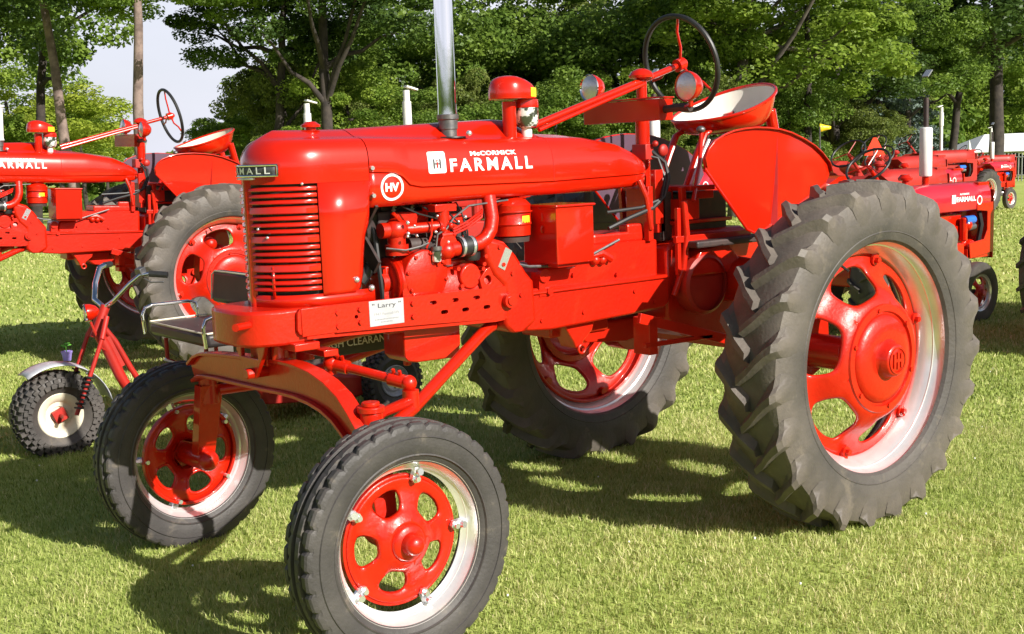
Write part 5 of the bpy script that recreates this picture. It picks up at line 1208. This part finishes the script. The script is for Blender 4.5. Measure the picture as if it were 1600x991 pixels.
m3 = n.new('ShaderNodeMath'); m3.operation = 'MULTIPLY_ADD'; m3.inputs[1].default_value = .3; l.new(c2.outputs['Fac'], m3.inputs[0]); l.new(ad.outputs[0], m3.inputs[2])
l.new(m3.outputs[0], r1.inputs['Fac']); l.new(r1.outputs['Color'], p.inputs['Base Color'])
bp = n.new('ShaderNodeBump'); bp.inputs['Strength'].default_value = .9; bp.inputs['Distance'].default_value = .03; l.new(b2.outputs['Fac'], bp.inputs['Height']); l.new(bp.outputs['Normal'], p.inputs['Normal'])
gx, gy = np.meshgrid(np.linspace(-160, 120, 90), np.linspace(-180, 60, 80))
GX = [-900, -500, -300, -200, -150]+list(range(-120, 121, 5))+[150, 200, 300, 600]; GY = [-900, -500, -300, -200, -150]+list(range(-120, 81, 5))+[150, 300]
b = B(); V = [[b.bm.verts.new((x, y, ground_z(x, y))) for x in GX] for y in GY]
for i in range(len(GY)-1):
    for j in range(len(GX)-1): b.bm.faces.new((V[i][j], V[i][j+1], V[i+1][j+1], V[i+1][j]))
o = b.end('lawn', M, None, 80); o['kind'] = 'structure'

def grass(name, d0, d1, dens, hgt, wid, seed, label):
    r = np.random.RandomState(seed)
    # wedge of lawn seen by the camera
    az = math.atan2(CD.y, CD.x); hf = math.atan(820/1885.2)+.03
    area = hf*(d1*d1-d0*d0); n = int(area*dens)
    d = np.sqrt(r.uniform(d0*d0, d1*d1, n)); a = az+r.uniform(-hf, hf, n)
    x = CAMP.x+d*np.cos(a); y = CAMP.y+d*np.sin(a)
    tuft = (np.sin(x*7+np.sin(y*5.3)*1.7)*np.sin(y*6.1+np.sin(x*4.1)*2)+1)*.5
    tuft2 = (np.sin(x*23+np.sin(y*19)*1.7)*np.sin(y*21+np.sin(x*17)*2)+1)*.5
    h = hgt*(0.45+.5*tuft+.35*tuft2)*r.uniform(.55, 1.25, n); w = wid*r.uniform(.6, 1.3, n)
    th = r.uniform(0, 2*PI, n); ln = r.uniform(.15, 1.0, n)*h; la = r.uniform(0, 2*PI, n)
    wx, wy = np.cos(th)*w/2, np.sin(th)*w/2; lx, ly = np.cos(la)*ln, np.sin(la)*ln
    gz = 0.02-0.02*np.clip(np.hypot(x, y)-25, 0, 90); z0 = gz-.004
    V = np.stack([np.stack([x-wx, y-wy, z0], 1), np.stack([x+wx, y+wy, z0], 1), np.stack([x+wx*.8+lx*.35, y+wy*.8+ly*.35, gz+h*.6], 1), np.stack([x-wx*.8+lx*.35, y-wy*.8+ly*.35, gz+h*.6], 1), np.stack([x+lx, y+ly, gz+h], 1)], 1).reshape(-1, 3)
    me = bpy.data.meshes.new(name); me.vertices.add(5*n); me.vertices.foreach_set('co', V.ravel().astype(np.float32))
    base = np.arange(n)*5
    li = np.stack([base, base+1, base+2, base+3, base+3, base+2, base+4], 1).ravel().astype(np.int32)
    me.loops.add(7*n); me.loops.foreach_set('vertex_index', li)
    me.polygons.add(2*n); ls = np.stack([np.arange(n)*7, np.arange(n)*7+4], 1).ravel().astype(np.int32); me.polygons.foreach_set('loop_start', ls)
    me.update()
    at_ = me.attributes.new('tint', 'FLOAT', 'POINT'); lo = np.sin(x*1.3+1.2*np.sin(y*.9))*np.sin(y*1.1+1.5*np.sin(x*.7)); tv = np.clip(r.normal(.46, .20, n)+.22*(tuft-.5)+.10*lo, 0, 1); at_.data.foreach_set('value', np.repeat(tv, 5).astype(np.float32))
    me.materials.append(GRASS); o = link(name, me); tag(o, label, 'grass', kind='stuff')
GRASS = bpy.data.materials.new('grass_blades'); GRASS.use_nodes = True; n, l = GRASS.node_tree.nodes, GRASS.node_tree.links; p = n['Principled BSDF']; p.inputs['Roughness'].default_value = .55; p.inputs['Specular IOR Level'].default_value = .3
a_ = n.new('ShaderNodeAttribute'); a_.attribute_name = 'tint'; r1 = n.new('ShaderNodeValToRGB'); e = r1.color_ramp.elements
e[0].position = 0; e[0].color = (.14, .20, .03, 1); e[1].position = 1; e[1].color = (.84, .75, .44, 1); q = e.new(.42); q.color = (.375, .46, .11, 1); q = e.new(.72); q.color = (.61, .62, .25, 1)
l.new(a_.outputs['Fac'], r1.inputs['Fac']); l.new(r1.outputs['Color'], p.inputs['Base Color']); tr = n.new('ShaderNodeBsdfTranslucent'); ms = n.new('ShaderNodeMixShader'); ms.inputs['Fac'].default_value = .4
l.new(r1.outputs['Color'], tr.inputs['Color']); l.new(p.outputs['BSDF'], ms.inputs[1]); l.new(tr.outputs['BSDF'], ms.inputs[2]); l.new(ms.outputs['Shader'], n['Material Output'].inputs['Surface'])
grass('grass', 3.6, 7.2, 9500, .027, .0042, 1, 'short mown grass blades in the sunny foreground')
grass('grass', 7.2, 13, 2800, .031, .0090, 2, 'short mown grass under and around the tractors')
grass('grass', 13, 30, 260, .042, .024, 3, 'short mown grass farther out on the lawn')
# clover heads
r = np.random.RandomState(5); b = B(); az = math.atan2(CD.y, CD.x)
for k in range(34):
    d_ = r.uniform(4.2, 10); a = az+r.uniform(-.4, .4); s_ = r.uniform(.003, .006); b.ball((CAMP.x+d_*math.cos(a), CAMP.y+d_*math.sin(a), .045), s_, n=6)
o = b.end('clover_flower', WHITE, None); tag(o, 'scattered tiny white clover heads in the lawn', 'clover', kind='stuff')
S.cycles.max_bounces = 8; S.cycles.transparent_max_bounces = 4
